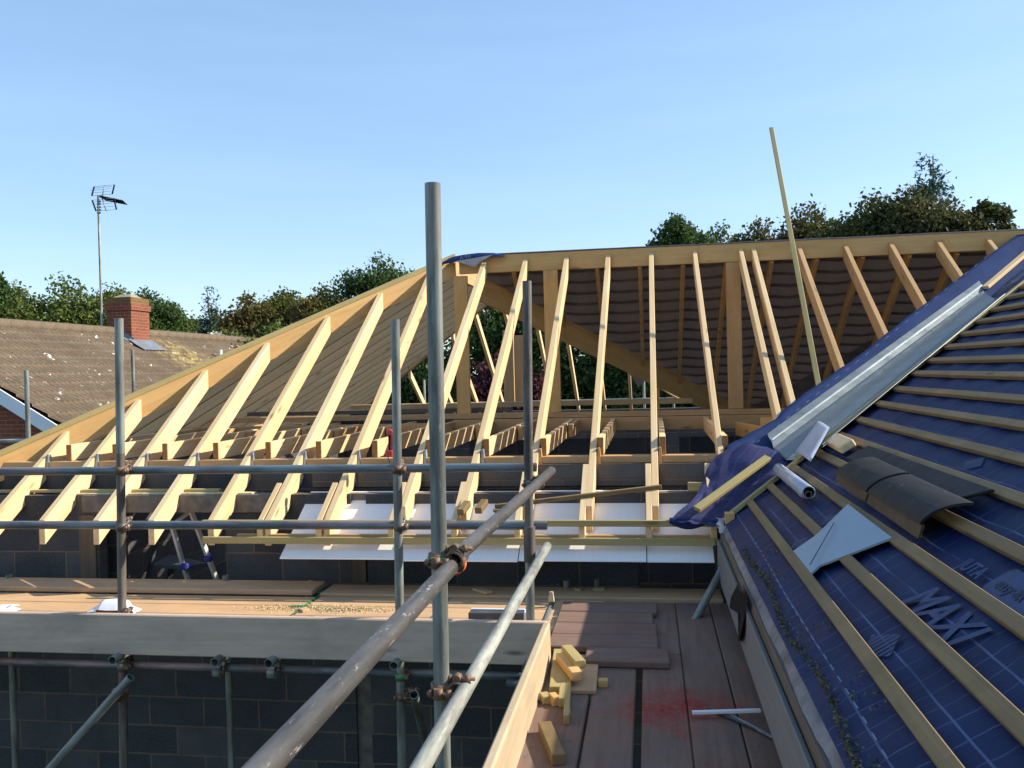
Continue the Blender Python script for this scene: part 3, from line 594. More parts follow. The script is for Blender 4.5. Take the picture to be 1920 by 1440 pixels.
# ragged lower end of the felt hanging round the eave corner
rows = [((1362, 842, 6.55), (1400, 830, 6.50), (1450, 842, 6.45), (1500, 868, 6.33)),
        ((1338, 858, 6.45), (1372, 862, 6.38), (1430, 868, 6.30), (1490, 880, 6.20)),
        ((1326, 880, 6.36), (1360, 890, 6.28), (1415, 900, 6.18), (1470, 905, 6.10)),
        ((1316, 905, 6.28), (1345, 915, 6.18), (1395, 925, 6.08), (1440, 925, 6.02)),
        ((1308, 925, 6.15), (1340, 938, 6.06), (1380, 945, 6.00), (1415, 945, 5.95)),
        ((1290, 945, 6.02), (1332, 955, 5.99), (1362, 960, 5.95), (1392, 962, 5.92)),
        ((1262, 971, 5.90), (1310, 974, 5.88), (1345, 976, 5.87), (1368, 978, 5.86)),
        ((1270, 976, 5.84), (1310, 984, 5.83), (1340, 986, 5.83), (1366, 984, 5.84))]
P = [[at(x, y, Y=Y_) for x, y, Y_ in r] for r in rows]; pts = []; uv = []
for i in range(29):
    fi = i/28*(len(P)-1); i0 = min(int(fi), len(P)-2); r = []
    for j in range(25):
        fj = j/24*3; j0 = min(int(fj), 2); p = P[i0][j0].lerp(P[i0][j0+1], fj-j0).lerp(P[i0+1][j0].lerp(P[i0+1][j0+1], fj-j0), fi-i0)
        r.append(p+V((0, .022*mnoise.noise(V((i*.35, j*.2, 1))), .016*mnoise.noise(V((i*.2, j*.35, 4)))+.010*mnoise.noise(V((i*.6, j*.6, 9))))))
    pts.append(r); uv.append([(i*.030+j*.004, j*.032) for j in range(25)])
grid('ragged_end', pts, feltmat('purple blue loose felt', (.040, .040, .11), .10, True, .11, .12), VF, uv)
# the fold of felt laid on the fascia batten
pts = []
for i in range(20):
    t = i/19; x = 1255+t*98; w = math.sin(math.pi*min(1, t*1.25+.05))
    pts.append([at(x, 971+3*t-2*w, Y=5.93), at(x, 972+3*t, Y=5.86), at(x, 977+8*w+2*t, Y=5.852), at(x, 979+13*w+t*2, Y=5.87)])
grid('folded_edge', pts, 'feltvalley', VF, [[(i*.03, j*.04) for j in range(4)] for i in range(20)])
pts = []
for i in range(16):
    t = i/15; x = 1345+20*t+3*math.sin(i*1.7); y = 970+t*68; pts.append([at(x-4+3*math.sin(i*1.1), y, Y=5.86-.1*t), at(x+5, y+2, Y=5.84-.1*t), at(x+13+3*math.cos(i*1.3), y, Y=5.86-.1*t)])
grid('torn_white_edge', pts, simple('torn pale felt', (.45, .44, .47), .5, 0, .5, 14), VF)
# ------------------------------------------------------------------ metal valley trough
VT = thing('valley_trough', 'long folded galvanised metal valley sheet lying on the blue felt', 'valley gutter', (1.9, 7.2, .1))
secN = [at(1439, 829, pl=FP)+V((0, 0, .045)), at(1447, 838, pl=FP)+V((0, 0, .03)), at(1450, 846, pl=FP)+V((0, 0, .012)), at(1474, 863, Y=6.30), onR(1503, 866, .012), onR(1548, 846, .035)]
secF = [at(1836, 539, pl=FP)+V((0, 0, .045)), at(1841, 545, pl=FP)+V((0, 0, .03)), at(1843, 551, pl=FP)+V((0, 0, .012)), at(1852, 556, Y=8.05), onR(1868, 567, .012), onR(1890, 561, .035)]
secN = [p+V((0, 0, .014)) for p in secN]; secF = [p+V((0, 0, .014)) for p in secF]
pts = [[a.lerp(b, t/20) for a, b in zip(secN, secF)] for t in range(21)]
grid('metal_sheet', pts, 'valley', VT, None, .003, False)
off = V((.0, -.02, -.012)); pts2 = [[p+off for p in r] for r in pts[0:2]]; grid('metal_sheet', pts2, 'valley', VT, None, .003, False)
beam('hem', secN[1]+V((0, 0, .006)), secF[1]+V((0, 0, .006)), .016, .012, simple('hem painted highlight', (.75, .76, .74), .3, .6), VT)  # pale strip along the fold, its highlight put into the colour
# timber lath continuing above the trough
a = at(1843, 550, pl=FP); b = at(1925, 480, pl=FP); o = beam('valley_lath', a+V((.02, 0, .05)), b+(b-a)*.6+V((.02, 0, .05)), .06, .03, 'pine'); tag(o, 'clean pale timber lath running on up the valley above the metal sheet', 'lath')
# loose lath with split end
o = beam('loose_lath', at(1306, 955, Y=5.84), at(1440, 858, Y=6.30), .055, .028, 'lath', None, V((-.1, -.6, 1))); tag(o, 'yellow timber lath poking out from under the metal valley over the felt', 'lath')
# ------------------------------------------------------------------ loose things on the right roof
def bent_sheet():
    pts = []
    c = [(1500, 864), (1546, 812), (1574, 829), (1535, 888)]; C = [onR(x, y, h) for (x, y), h in zip(c, (.07, .10, .12, .09))]
    for i in range(9):
        t = i/8; a = C[0].lerp(C[1], t); b = C[3].lerp(C[2], t); pts.append([a.lerp(b, j/8)+RN*(.022*math.sin(math.pi*j/8)) for j in range(9)])
    o = grid('plastic_offcut', pts, 'rollwhite', None, None, .004); tag(o, 'curled white plastic offcut leaning on the lower end of the metal valley', 'offcut')
bent_sheet()
o = beam('wood_block', onR(1572, 838, .055), onR(1600, 853, .06), .10, .05, 'pine', None, RN, bev=.008); tag(o, 'pale broken wood block beside the curled white plastic offcut', 'wood block')
# partly unrolled film
RO = thing('film_roll', 'small roll of silvery white film lying across two battens', 'roll', onR(1500, 925, .05))
p0, p1 = onR(1470, 893, .062), onR(1530, 943, .068); m = frame(p0, p1); bm = bmesh.new(); bm_tube(bm, p0, p1, .036, m.inverted(), .030, 28); bmesh.ops.recalc_face_normals(bm, faces=bm.faces)
me = bpy.data.meshes.new('film'); bm.to_mesh(me); bm.free(); link('film', me, 'rollwhite', RO, m)
m = frame(p0, p1); bm = bmesh.new(); d = (p1-p0).normalized(); lo = -RN*.010-RU*.008; bm_tube(bm, p0+lo, p1+lo+d*.006, .020, m.inverted(), .015, 20); bmesh.ops.recalc_face_normals(bm, faces=bm.faces); me = bpy.data.meshes.new('core'); bm.to_mesh(me); bm.free(); link('core', me, 'cardboard', RO, m)
m = frame(p0, p1); bm = bmesh.new(); bm_tube(bm, p0, p1-d*.002, .0302, m.inverted(), .0225, 28); bmesh.ops.recalc_face_normals(bm, faces=bm.faces); me = bpy.data.meshes.new('inner_wrap'); bm.to_mesh(me); bm.free(); link('inner_wrap', me, 'black', RO, m)
pts = [[p0.lerp(p1, i/10)+RN*(.036*math.cos(a))-RU*(.036*math.sin(a)+.002*j*mnoise.noise(V((i*.5, j, 0)))) for j, a in enumerate(np.linspace(.7, 2.6, 9))] for i in range(11)]
grid('loose_end', [[q-RU*.0015*j for j, q in enumerate(r)] for r in pts], 'rollwhite', RO)
# pale panel offcut
C = [onR(1494, 1043, .030), onR(1541, 1016, .042), onR(1602, 963, .055), onR(1682, 1022, .036), onR(1545, 1072, .033), onR(1528, 1086, .030)]
bm = bmesh.new(); c0 = C[0]; vs = [bm.verts.new(p-c0) for p in C]; f = bm.faces.new(vs); f.normal_update()
if f.normal.dot(RN) > 0: f.normal_flip()
r = bmesh.ops.extrude_face_region(bm, geom=[f]); bmesh.ops.translate(bm, verts=[v for v in r['geom'] if isinstance(v, bmesh.types.BMVert)], vec=-RN*.009); bmesh.ops.recalc_face_normals(bm, faces=bm.faces)
me = bpy.data.meshes.new('panel_offcut'); bm.to_mesh(me); bm.free(); o = link('panel_offcut', me, 'panel', None, Matrix.Translation(c0)); tag(o, 'pale blue angular plastic panel offcut lying on the battens', 'offcut')
a, b = onR(1532, 1078, .052), onR(1578, 1002, .062); o = beam('trim_sliver', a, b, .004, .003, simple('dark trim', (.05, .09, .12), .5), None, RN, bev=0); tag(o, 'thin dark blue sliver of trim lying on the pale blue panel', 'trim')
# two dark ridge tiles lying on a flat tile
def onRh(x, y, h): return at(x, y, pl=(RP[0], RP[1]+h*math.sqrt(1+TR*TR)))
TA0, TA1, TB0, TB1, TD0, TD1 = onRh(1570, 890, .088), onRh(1727, 982, .088), onRh(1638, 861, .080), onRh(1826, 947, .080), onRh(1566, 903, .030), onRh(1721, 1011, .030)
def ridge_tile(t0, t1, lift, label):
    l_ = lambda a, b, t: a.lerp(b, t)
    ends = []
    for t in np.linspace(t0, t1, 6):
        A_, B_, D_ = l_(TA0, TA1, t)+RN*lift, l_(TB0, TB1, t)+RN*lift, l_(TD0, TD1, t); row = []
        for k in range(15):
            u = k/14; row.append(A_.lerp(B_, u)+RN*(.022*math.sin(math.pi*u)**.8+(.0 if u > .0 else -.004)+.0015*mnoise.noise(V((t*9, u*5, 0)))))
        ends.append((D_, row))
    T = thing('ridge_tile', label, 'tile', ends[0][0], 'dark ridge tiles on the felted roof')
    o = grid('top_face', [e[1] for e in ends], 'darktile', T, None, -.010, False)
    e0, e1 = ends[0], ends[-1]; n_ = V((.9, 0, .1))*.012
    c = [e0[0], e1[0], e1[0]+n_, e0[0]+n_, e0[1][0], e1[1][0], e1[1][0]+n_, e0[1][0]+n_]
    hexa('side_face', c, Matrix.Translation(c[0]), 'browntile', T, .002); return T
ridge_tile(.0, .45, .004, 'dark angular ridge tile lying on the roof battens, the farther of two'); ridge_tile(.462, 1.0, -.002, 'dark angular ridge tile with smeared top lying on the roof battens, the nearer of two')
pp = [V((1.15, 3.60, 0)), V((1.265, 3.42, 0)), V((1.265, 5.25, 0)), V((1.15, 5.3, 0))]
c = [V((p.x, p.y, zr(p.x)))+RN*.052 for p in pp]+[V((p.x, p.y, zr(p.x)))+RN*.066 for p in pp]; o = hexa('flat_tile', c, Matrix.Translation(c[0]), 'darktile', None, .003); tag(o, 'flat dark tile strip lying under the two ridge tiles on the upslope side', 'tile')
# moss and sawdust along the eave: nobody could count it
vs, fs = [], []
for i in range(2600):
    y = RNG.uniform(1.5, 4.9); t = RNG.random()
    X = .497+abs(RNG.normal(0, .012))+.012*math.sin(y*5) if t < .62 else RNG.uniform(.5, .66)
    if t >= .62 and mnoise.noise(V((X*9, y*3.5, 0))) < .12: continue
    p = V((X, y, zr(X)))+RN*RNG.uniform(.006, .016 if t < .62 else .009); a = V(RNG.normal(size=3)).normalized()*RNG.uniform(.003, .008); b = V(RNG.normal(size=3)).normalized().cross(a.normalized())*.0022
    k = len(vs); vs += [p-a-b, p+a-b, p+a+b, p-a+b]; fs.append((k, k+1, k+2, k+3))
me = bpy.data.meshes.new('moss_and_sawdust'); c0 = V((.5, 3, -1)); me.from_pydata([tuple(v-c0) for v in vs], [], fs); s = NT('moss and sawdust'); g_ = s.n('ShaderNodeNewGeometry'); n_ = s.noise(g_.outputs['Position'], 60, 2)
o = link('moss_and_sawdust', me, s.set(s.mix(s.rng(n_, .4, .6), (.045, .052, .024), (.20, .165, .09)), .95, 0, .1), None, Matrix.Translation(c0)); tag(o, 'moss and sawdust scattered along the felt by the eave', 'debris', None, 'stuff')
# tall leaning batten
o = beam('leaning_batten', at(1537, 735, Y=7.35), at(1446, 240, Y=9.2), .040, .025, 'lath', None, V((0, -1, 0))); tag(o, 'tall thin greenish batten leaning past the ridge into the sky', 'batten')
# ================================================================== scaffold
S = thing('scaffold', 'grey tubular steel scaffold with uprights, guard rails and rusty couplers', 'scaffold', (-1.5, 4.65, -4.3))
ZG = -4.3
def pole(px_top, py_top, px_bot, py_bot, Y_, mat, zbot=ZG):
    a = at(px_top, py_top, Y=Y_); b = at(px_bot, py_bot, Y=Y_); d = (b-a).normalized(); e = a+d*((zbot-a.z)/d.z); return a, e
a1, e1 = pole(223, 597, 231, 1350, 4.65, None); a2, e2 = pole(741, 599, 753, 1400, 4.65, None); a3, e3 = pole(988, 527, 997, 1200, 4.65, None); a4, e4 = pole(811, 344, 830, 1400, 2.62, None)
k1 = at(226, 850, Y=4.65)
tube('standard', a1, k1, 'galv', S); tube('standard', k1, e1, 'rustpole', S); tube('standard', a2, e2, 'galv', S)
k3 = at(992, 1000, Y=4.65); tube('standard', a3, k3, 'mossypole', S, .0245); tube('standard', k3, e3, 'galv', S, .0235)
sl = at(993, 1022, Y=4.65); d3 = (e3-a3).normalized(); tube('sleeve', sl-d3*.10, sl+d3*.09, 'rustpole', S, .0315, .025)
tube('standard', a4, e4, 'galv', S)
yr = 4.703
tube('guard_rail', (-7, yr, -.515), at(1006, 876, Y=yr), 'rail', S); tube('guard_rail', (-7, yr, -.838), at(1026, 985, Y=yr), 'rail', S)
tube('ledger', (-7, yr-.0, -1.650), (-.62, yr, -1.652), 'rail', S); tube('ledger', at(950, 1280, Y=4.62), (-.2, 4.62, -1.735), 'rail', S)
tube('ledger', (-.95, 3.0, -1.75), (1.2, 3.0, -1.75), 'rail', S)
# two rails running towards the viewer
g1 = tube('guard_rail', (-.567, .15, -.582), (-.607, 2.76, -.588), 'galvdark', S, .0242); tube('guard_rail', (-.590, 2.60, -.560), (-.535, 4.78, -.548), 'galvdark', S, .0240)
q0 = at(1026, 1024, Z=-.965); q1 = at(640, 1700, Z=-.965); tube('guard_rail', q1+(q1-q0)*.3, q0, 'pale', S)
# transoms under the boards
for px in (210, 402, 503, 738, 987):
    p = at(px, 1238+(px-200)*.020, Y=4.50); tube('transom', p, (p.x, 6.25, p.z), 'galv', S)
tube('transom', (-.6, 1.2, -1.60), (1.0, 1.2, -1.60), 'galv', S)
# inner standards
for px, pt in ((17, 1078), (423, 1079), (1062, 1088), (1120, 1085)):
    p = at(px, pt, Y=6.08); tube('inner_standard', p, (p.x, p.y, ZG), 'galv' if px < 1000 else 'mossypole', S)
# braces with open ends
b0 = at(245, 1270, Y=4.52); b1 = at(95, 1440, Y=4.50); tube('brace', b0, b1+(b1-b0)*1.6, 'galv', S)
b0 = at(776, 1302, Y=4.50); b1 = at(800, 1400, Y=5.3); tube('brace', b0, b0+(b1-b0)*3, 'galv', S)
b0 = at(1362, 1052, Y=5.75); b1 = at(1325, 1122, Y=5.55); tube('brace', b0+(b0-b1)*.3, b1+(b1-b0)*1.2, 'galv', S)
# couplers
VX, VY, VZ = V((1, 0, 0)), V((0, 1, 0)), V((0, 0, 1))
for (px, py), mt in (((226, 882), 'rust'), ((745, 880), 'rust'), ((228, 988), 'clamp'), ((749, 987), 'clamp')): coupler(at(px, py, Y=4.65), VZ, VX, S, mt)
coupler(at(992, 908, Y=4.65), VZ, -VY, S, 'clamp')

c = at(822, 1050, Y=2.62); coupler(c, VZ, -VY, S, 'rust', 'greenband'); 
bm = bmesh.new(); m_ = frame(V((-.601, 2.63, -.587)), V((-.600, 2.655, -.587))); bm_tube(bm, V((-.601, 2.63, -.587)), V((-.600, 2.655, -.587)), .0335, m_.inverted(), .031, 20); me = bpy.data.meshes.new('coupler'); bm.to_mesh(me); bm.free(); link('coupler', me, 'orangeband', S, m_)
c = at(827, 1293, Y=2.62); coupler(c, VZ, -VY, S, 'rust')
coupler(at(752, 1267, Y=4.65), VZ, VX, S, 'clamp', 'greenband'); coupler(at(753, 1304, Y=4.65), VZ, -VY, S, 'rust')
coupler(at(231, 1250, Y=4.65), VZ, VX, S, 'clamp'); coupler(at(231, 1297, Y=4.65), VZ, V((-.6, 0, -.8)), S, 'rust')
for px in (408, 510, 990): coupler(at(px, 1238+(px-200)*.020, Y=4.66), VY, VX, S, 'galv')
c = at(231, 1157, Y=4.60); coupler(c, VZ, VX, S, 'clamp', None, None, .8)
# board clip that holds the side board
pts = [[at(x, y, Y=4.45) for x, y in r] for r in (((1000, 1215), (1008, 1222), (1012, 1228)), ((1012, 1211), (1016, 1222), (1014, 1232)), ((1022, 1213), (1026, 1225), (1020, 1236)), ((1028, 1222), (1030, 1232), (1024, 1240)))]
grid('board_clip', pts, simple('green board clip', (.32, .36, .18), .5, .2, .3, 20), S, None, .004)
coupler(at(990, 1222, Y=4.60), VZ, VX, S, 'clamp', None, None, .8)
# scaffold beyond the roof
FS = thing('far_scaffold', 'distant scaffold rail on thin uprights behind the roof frame', 'scaffold', (-1, 17, -4.3))
p = at(690, 748, Y=17); tube('guard_rail', (p.x-3, 17, -.62), (3.5, 17, -.58), 'pale', FS)
for px in (795, 1207, 1262): p = at(px, 712, Y=17.05); tube('standard', p, (p.x, p.y, ZG), 'pale', FS)
LS = thing('left_scaffold', 'scaffold uprights and rail on the far left beside the neighbouring house', 'scaffold', (-6.6, 9, -4.3))
for px, py, Y_ in ((49, 694, 8.4), (248, 656, 11.8)): p = at(px, py, Y=Y_); tube('standard', p, (p.x, p.y, ZG), 'galv', LS)
p = at(0, 832, Y=8.4); tube('guard_rail', p+V((-3, 0, 0)), at(75, 826, Y=8.4), 'pale', LS)
# ------------------------------------------------------------------ boards
def sboard(name, lo, hi, mat, label, group=None, cat='scaffold board'):
    o = box(name, lo, hi, mat, None, .006); tag(o, label, cat, group); return o
GL = 'boards of the left walkway'
n = ['front', 'second', 'third', 'fourth', 'fifth']
for i, y0 in enumerate((4.66, 4.89, 5.12, 5.35, 5.585)):
    sboard('scaffold_board', (-7, y0, -1.568), (-2.31 if i >= 3 else -2.18, y0+.225, -1.530), 'board', f'left walkway board, {n[i]} row from the grey toe board, left of the green strap', GL)
    sboard('scaffold_board', (-2.29 if i >= 3 else -2.15, y0, -1.566), (-.62 if i < 2 else -.32, y0+.225, -1.528), 'board', f'left walkway board, {n[i]} row from the grey toe board, right of the green strap', GL)
sboard('scaffold_board', (-7, 5.82, -1.526), (-2.35, 6.10, -1.488), 'board', 'raised scaffold board along the foot of the block wall, under the step ladder opening', GL)
sboard('scaffold_board', (-2.3, 5.83, -1.55), (.45, 6.10, -1.512), 'board', 'scaffold board along the foot of the dark block wall in shade', GL)
GR = 'red stained boards under the viewer'
for i, (x0, x1, y0, y1) in enumerate(((-.545, -.31, .2, 4.72), (-.298, -.095, .2, 4.74), (-.062, .138, .2, 4.74), (.142, .352, .2, 5.80), (.357, .60, .2, 5.80))):
    lab = ['pale scaffold board carrying the offcut pile beside the side toe board', 'greyish scaffold board between two dark gaps, with a small wood cube on it', 'red stained scaffold board right of the wide dark gap', 'long scaffold board with the deep red stain at its left edge', 'long dark scaffold board closest to the fascia of the felted roof'][i]
    sboard('scaffold_board', (x0, y0, -1.568), (x1, y1, -1.530), 'redboard', lab, GR)
sboard('scaffold_board', (-.067, 4.76, -1.568), (.138, 5.80, -1.534), 'redboard', 'short scaffold board in the shade right of the cross boards', GR)
GC = 'cross boards at the corner'
for i, (y0, x1, z) in enumerate(((4.50, .075, -1.492), (4.745, .02, -1.497), (4.975, .015, -1.497), (5.205, -.005, -1.497), (5.44, .02, -1.495))):
    lab = ['thick near cross board with a worn front edge above the offcut pile', 'cross board just behind the thick near one', 'middle cross board half in sun at the corner', 'cross board with a bright sliver of sun behind the middle one', 'farthest shaded cross board under the soffit'][i]
    sboard('scaffold_board', (-.58 if i else -.36, y0, z-.036), (x1, y0+.222, z), 'redboard', lab, GC)
sboard('toe_board', (-7, 4.562, -1.548), (-.555, 4.60, -1.318), 'greyboard', 'long grey weathered toe board on edge along the left walkway', None, 'toe board')
c = []
for z in (-1.545, -1.312):
    for x, y in ((-.585, .2), (-.545, .2), (-.535, 4.55), (-.575, 4.55)): c.append(V((x, y, z)))
o = hexa('toe_board', c, frame(V((-.565, .2, -1.43)), V((-.555, 4.55, -1.43))), 'sideboard', None, .008); tag(o, 'sunlit pale toe board on edge running towards the viewer', 'toe board')
# ------------------------------------------------------------------ loose things on the walkway
ZP = -1.530
def off(pa, pb, w, h, lab, mat='lath', z=0.0, z2=None, grp='timber offcuts piled at the toe board'):
    A = at(*pa, Z=ZP+z+h/2); B = at(*pb, Z=ZP+(z if z2 is None else z2)+h/2); o = beam('timber_offcut', A, B, w, h, mat, None); tag(o, lab, 'offcut', grp); return o
off((1048, 1224), (1041, 1296), .055, .045, 'upright looking lath offcut at the back of the offcut pile next to the toe board')
off((1058, 1262), (1053, 1318), .030, .045, 'narrow sunlit lath offcut in the middle of the pile, left of its twin')
off((1068, 1262), (1062, 1350), .026, .045, 'narrow lath offcut in the middle of the pile reaching nearest the viewer')
off((1100, 1232), (1092, 1298), .13, .02, 'flat brown plywood offcut right of the pile', 'board')
off((1052, 1232), (1082, 1268), .055, .045, 'brown square offcut lying on top of the pile', 'ridge', .048)
off((1062, 1216), (1088, 1246), .055, .04, 'yellow offcut lying crosswise on the very top of the pile', 'lath', .08)
off((1014, 1310), (1030, 1308), .06, .04, 'short sunlit offcut at the near left corner of the pile'); off((1032, 1312), (1046, 1310), .06, .045, 'short dark ended offcut beside the near left corner of the pile', 'ridge')
off((1021, 1362), (1048, 1425), .055, .045, 'single longer offcut lying apart on the pale board nearest the viewer', 'treated', 0, None, 'single offcuts on the walkway'); off((1122, 1280), (1140, 1280), .045, .035, 'small wood cube alone on the greyish board', 'ridge', 0, None, 'single offcuts on the walkway')
off((1080, 1106), (1092, 1107), .06, .03, 'small offcut shaded at the wall foot, left of the green tinted one', 'lath', 0, None, 'single offcuts on the walkway'); off((1112, 1106), (1134, 1106), .05, .03, 'small green tinted offcut in the shade at the foot of the wall', 'lath', 0, None, 'single offcuts on the walkway')
off((892, 1104), (918, 1112), .06, .02, 'thin brown offcut lying in shade behind the big upright', 'board', 0.02, None, 'single offcuts on the walkway'); off((575, 1092), (588, 1094), .05, .025, 'tiny brown offcut on the wall side of the left walkway', 'board', .02, None, 'single offcuts on the walkway')
off((566, 1142), (574, 1146), .05, .02, 'small brown offcut in sawdust beside the green strap', 'board', 0, None, 'single offcuts on the walkway')
p = at(1034, 1128, Z=-1.493); o = hexa('white_stub', [p+V(d) for d in ((-.02, -.015, 0), (.02, -.015, 0), (.02, .015, 0), (-.02, .015, 0), (-.012, -.01, .065), (.012, -.01, .065), (.012, .01, .065), (-.012, .01, .065))], Matrix.Translation(p), 'sawdust', None, .003); tag(o, 'small pale upright stub standing on the shaded cross boards', 'offcut')
# white trims
def strip(name, a, b, w, h, mat, lab, cat, z=.01):
    o = beam(name, at(*a, Z=ZP+z), at(*b, Z=ZP+z+.004), w, h, mat, None, bev=.001); tag(o, lab, cat); return o
strip('plastic_trim', (1298, 1336), (1426, 1332), .022, .012, 'white', 'white plastic trim strip lying level on the red boards', 'trim', .025)
strip('plastic_trim', (1328, 1327), (1445, 1378), .016, .008, 'slate', 'grey plastic trim strip lying crosswise under the white one', 'trim'); strip('plastic_trim', (1370, 1341), (1450, 1382), .014, .008, 'zinc', 'thin grey metal trim strip below the white one by the fascia', 'trim', .012)
TT = thing('plastic_tray', 'dark grey plastic trim tray with white ends behind the grey toe board', 'tray', at(930, 1160, Z=-1.49))
A, B = at(878, 1158, Z=-1.47), at(986, 1158, Z=-1.47); c = [A, B, B+V((0, .09, 0)), A+V((0, .09, 0))]; hexa('tray', [q+V((0, 0, -.035)) for q in c]+[q+V((0, 0, .028)) for q in c], Matrix.Translation(A), 'slate', TT, .003)
box('white_end', (B.x-.012, B.y-.004, B.z-.032), (B.x+.004, B.y+.094, B.z+.034), 'white', TT); box('white_top', (A.x, A.y+.07, A.z+.028), (B.x-.012, A.y+.088, A.z+.036), 'white', TT); box('white_end', (B.x+.012, B.y-.002, B.z-.032), (B.x+.022, B.y+.08, B.z+.03), 'white', TT)
def paper(x0, x1, yy, h, lab):
    a, b = at(x0, yy, Z=-1.525), at(x1, yy, Z=-1.525); pts = []
    for i in range(14):
        t = i/13; w = math.sin(math.pi*t)
        pts.append([a.lerp(b, t)+V((.03*math.sin(i), .16*j/6*(.6+.4*w), h*w**.6*math.sin(math.pi*(j+.6)/7.2)+.008*mnoise.noise(V((i*.7, j*.8, 0))))) for j in range(7)])
    o = grid('white_sheet', pts, 'white', None); tag(o, lab, 'plastic sheet')
paper(158, 248, 1150, .075, 'crumpled white plastic sheet on the walkway beside the left upright'); paper(-30, 18, 1149, .03, 'scrap of white plastic at the left edge of the walkway')
G = thing('green_strap', 'dark green strap lying across the joint of the walkway boards', 'strap', at(600, 1110, Z=-1.52))
beam('strap', at(566, 1112, Z=-1.525), at(608, 1109, Z=-1.525), .05, .004, 'green', G, bev=0); beam('strap', at(624, 1098, Z=-1.522), at(548, 1152, Z=-1.522), .012, .004, 'green', G, bev=0); beam('strap', at(545, 1136, Z=-1.522), at(578, 1136, Z=-1.522), .03, .004, 'green', G, bev=0)
# sawdust heap
vs, fs = [], []
c0 = at(620, 1142, Z=-1.528)
for i in range(1600):
    p = c0+V((RNG.normal(0, .20), RNG.normal(0, .035), RNG.uniform(0, .006))); a = V(RNG.normal(size=3)).normalized()*RNG.uniform(.003, .007); b = V(RNG.normal(size=3)).normalized().cross(a.normalized())*.003; k = len(vs); vs += [p-a-b, p+a-b, p+a+b, p-a+b]; fs.append((k, k+1, k+2, k+3))
me = bpy.data.meshes.new('sawdust'); me.from_pydata([tuple(v-c0) for v in vs], [], fs); o = link('sawdust', me, 'sawdust', None, Matrix.Translation(c0)); tag(o, 'pale sawdust spread on the sunlit walkway boards', 'sawdust', None, 'stuff')
# offcuts on the soffit sheets
o = beam('loose_batten', at(928, 955, Y=6.05)+V((0, 0, .02)), at(1240, 918, Y=6.22)+V((0, 0, .02)), .045, .03, 'treated'); tag(o, 'long brown batten lying slantwise on the white soffit sheets', 'batten')
o = beam('loose_batten', at(925, 958, Y=6.0), at(960, 955, Y=6.04), .05, .02, 'plywood'); tag(o, 'short pointed brown stick at the left end of the slanting batten', 'batten')
for (x, y, lab) in ((868, 958, 'offcut of batten hanging below a rafter foot left of the notched one'), (901, 955, 'notched batten offcut standing on the soffit edge')):
    A = at(x-2, y-2, Y=5.97); o = beam('timber_offcut', A+V((0, -.05, -.01)), A+V((.02, .10, .03)), .05, .045, 'treated'); tag(o, lab, 'offcut')
# red tool hanging on a joist
TG = thing('nail_gun', 'red cordless nail tool hanging on a ceiling joist behind the second rail coupler', 'power tool', at(730, 860, Y=6.5))
def P(x, y, Y_=6.42): return at(x, y, Y=Y_)
beam('housing', P(727, 808), P(738, 812), .055, .045, 'red', TG, bev=.01); beam('grip', P(732, 808), P(733, 850), .035, .03, 'black', TG, bev=.006); beam('grip_cover', P(736, 812, 6.41), P(735, 850, 6.41), .02, .03, 'red', TG, bev=.006)
beam('battery_box', P(724, 850, 6.41), P(738, 850, 6.41), .05, .05, 'red', TG, bev=.008); beam('strap', P(727, 856, 6.39), P(731, 868, 6.39), .006, .004, 'black', TG, bev=0)
# step ladder in the opening
L = thing('step_ladder', 'aluminium step ladder with a wide platform standing inside the wall opening', 'step ladder', at(340, 1095, Y=6.8))
YL = 6.62
for (a, b, mt) in (((322, 985, YL), (357, 1105, YL), 'ladder'), ((358, 958, YL+.1), (411, 1100, YL+.05), 'ladder'), ((294, 1010, YL+.35), (272, 1105, YL+.35), 'slate'), ((322, 1062, YL+.3), (312, 1105, YL+.35), 'slate')):
    beam('leg', at(a[0], a[1], Y=a[2]), at(b[0], b[1], Y=b[2]), .045, .025, mt, L)
T4 = [at(285, 1052, Y=YL+.05), at(345, 1062, Y=YL-.02), at(390, 1047, Y=YL+.12), at(318, 1042, Y=YL+.45)]; T4 = [V((p.x, p.y, T4[1].z)) for p in T4]
hexa('platform', [p-V((0, 0, .03)) for p in T4]+T4, Matrix.Translation(T4[0]), 'slate', L, .003)
for x, y in ((346, 1062), (391, 1047)): c = at(x, y, Y=YL-.03); beam('blue_joint', c-V((.03, 0, 0)), c+V((.03, 0, 0)), .05, .05, 'blueplastic', L, bev=.01)
for x, y in ((335, 1022), (372, 1005)): c = at(x, y, Y=YL-.02)
beam('top_rail', at(322, 985, Y=YL), at(358, 958, Y=YL+.1), .03, .03, 'ladder', L)
c = at(408, 1091, Y=YL-.15); beam('rubber_foot', c, c+V((.09, .02, 0)), .05, .03, 'blueplastic', L)
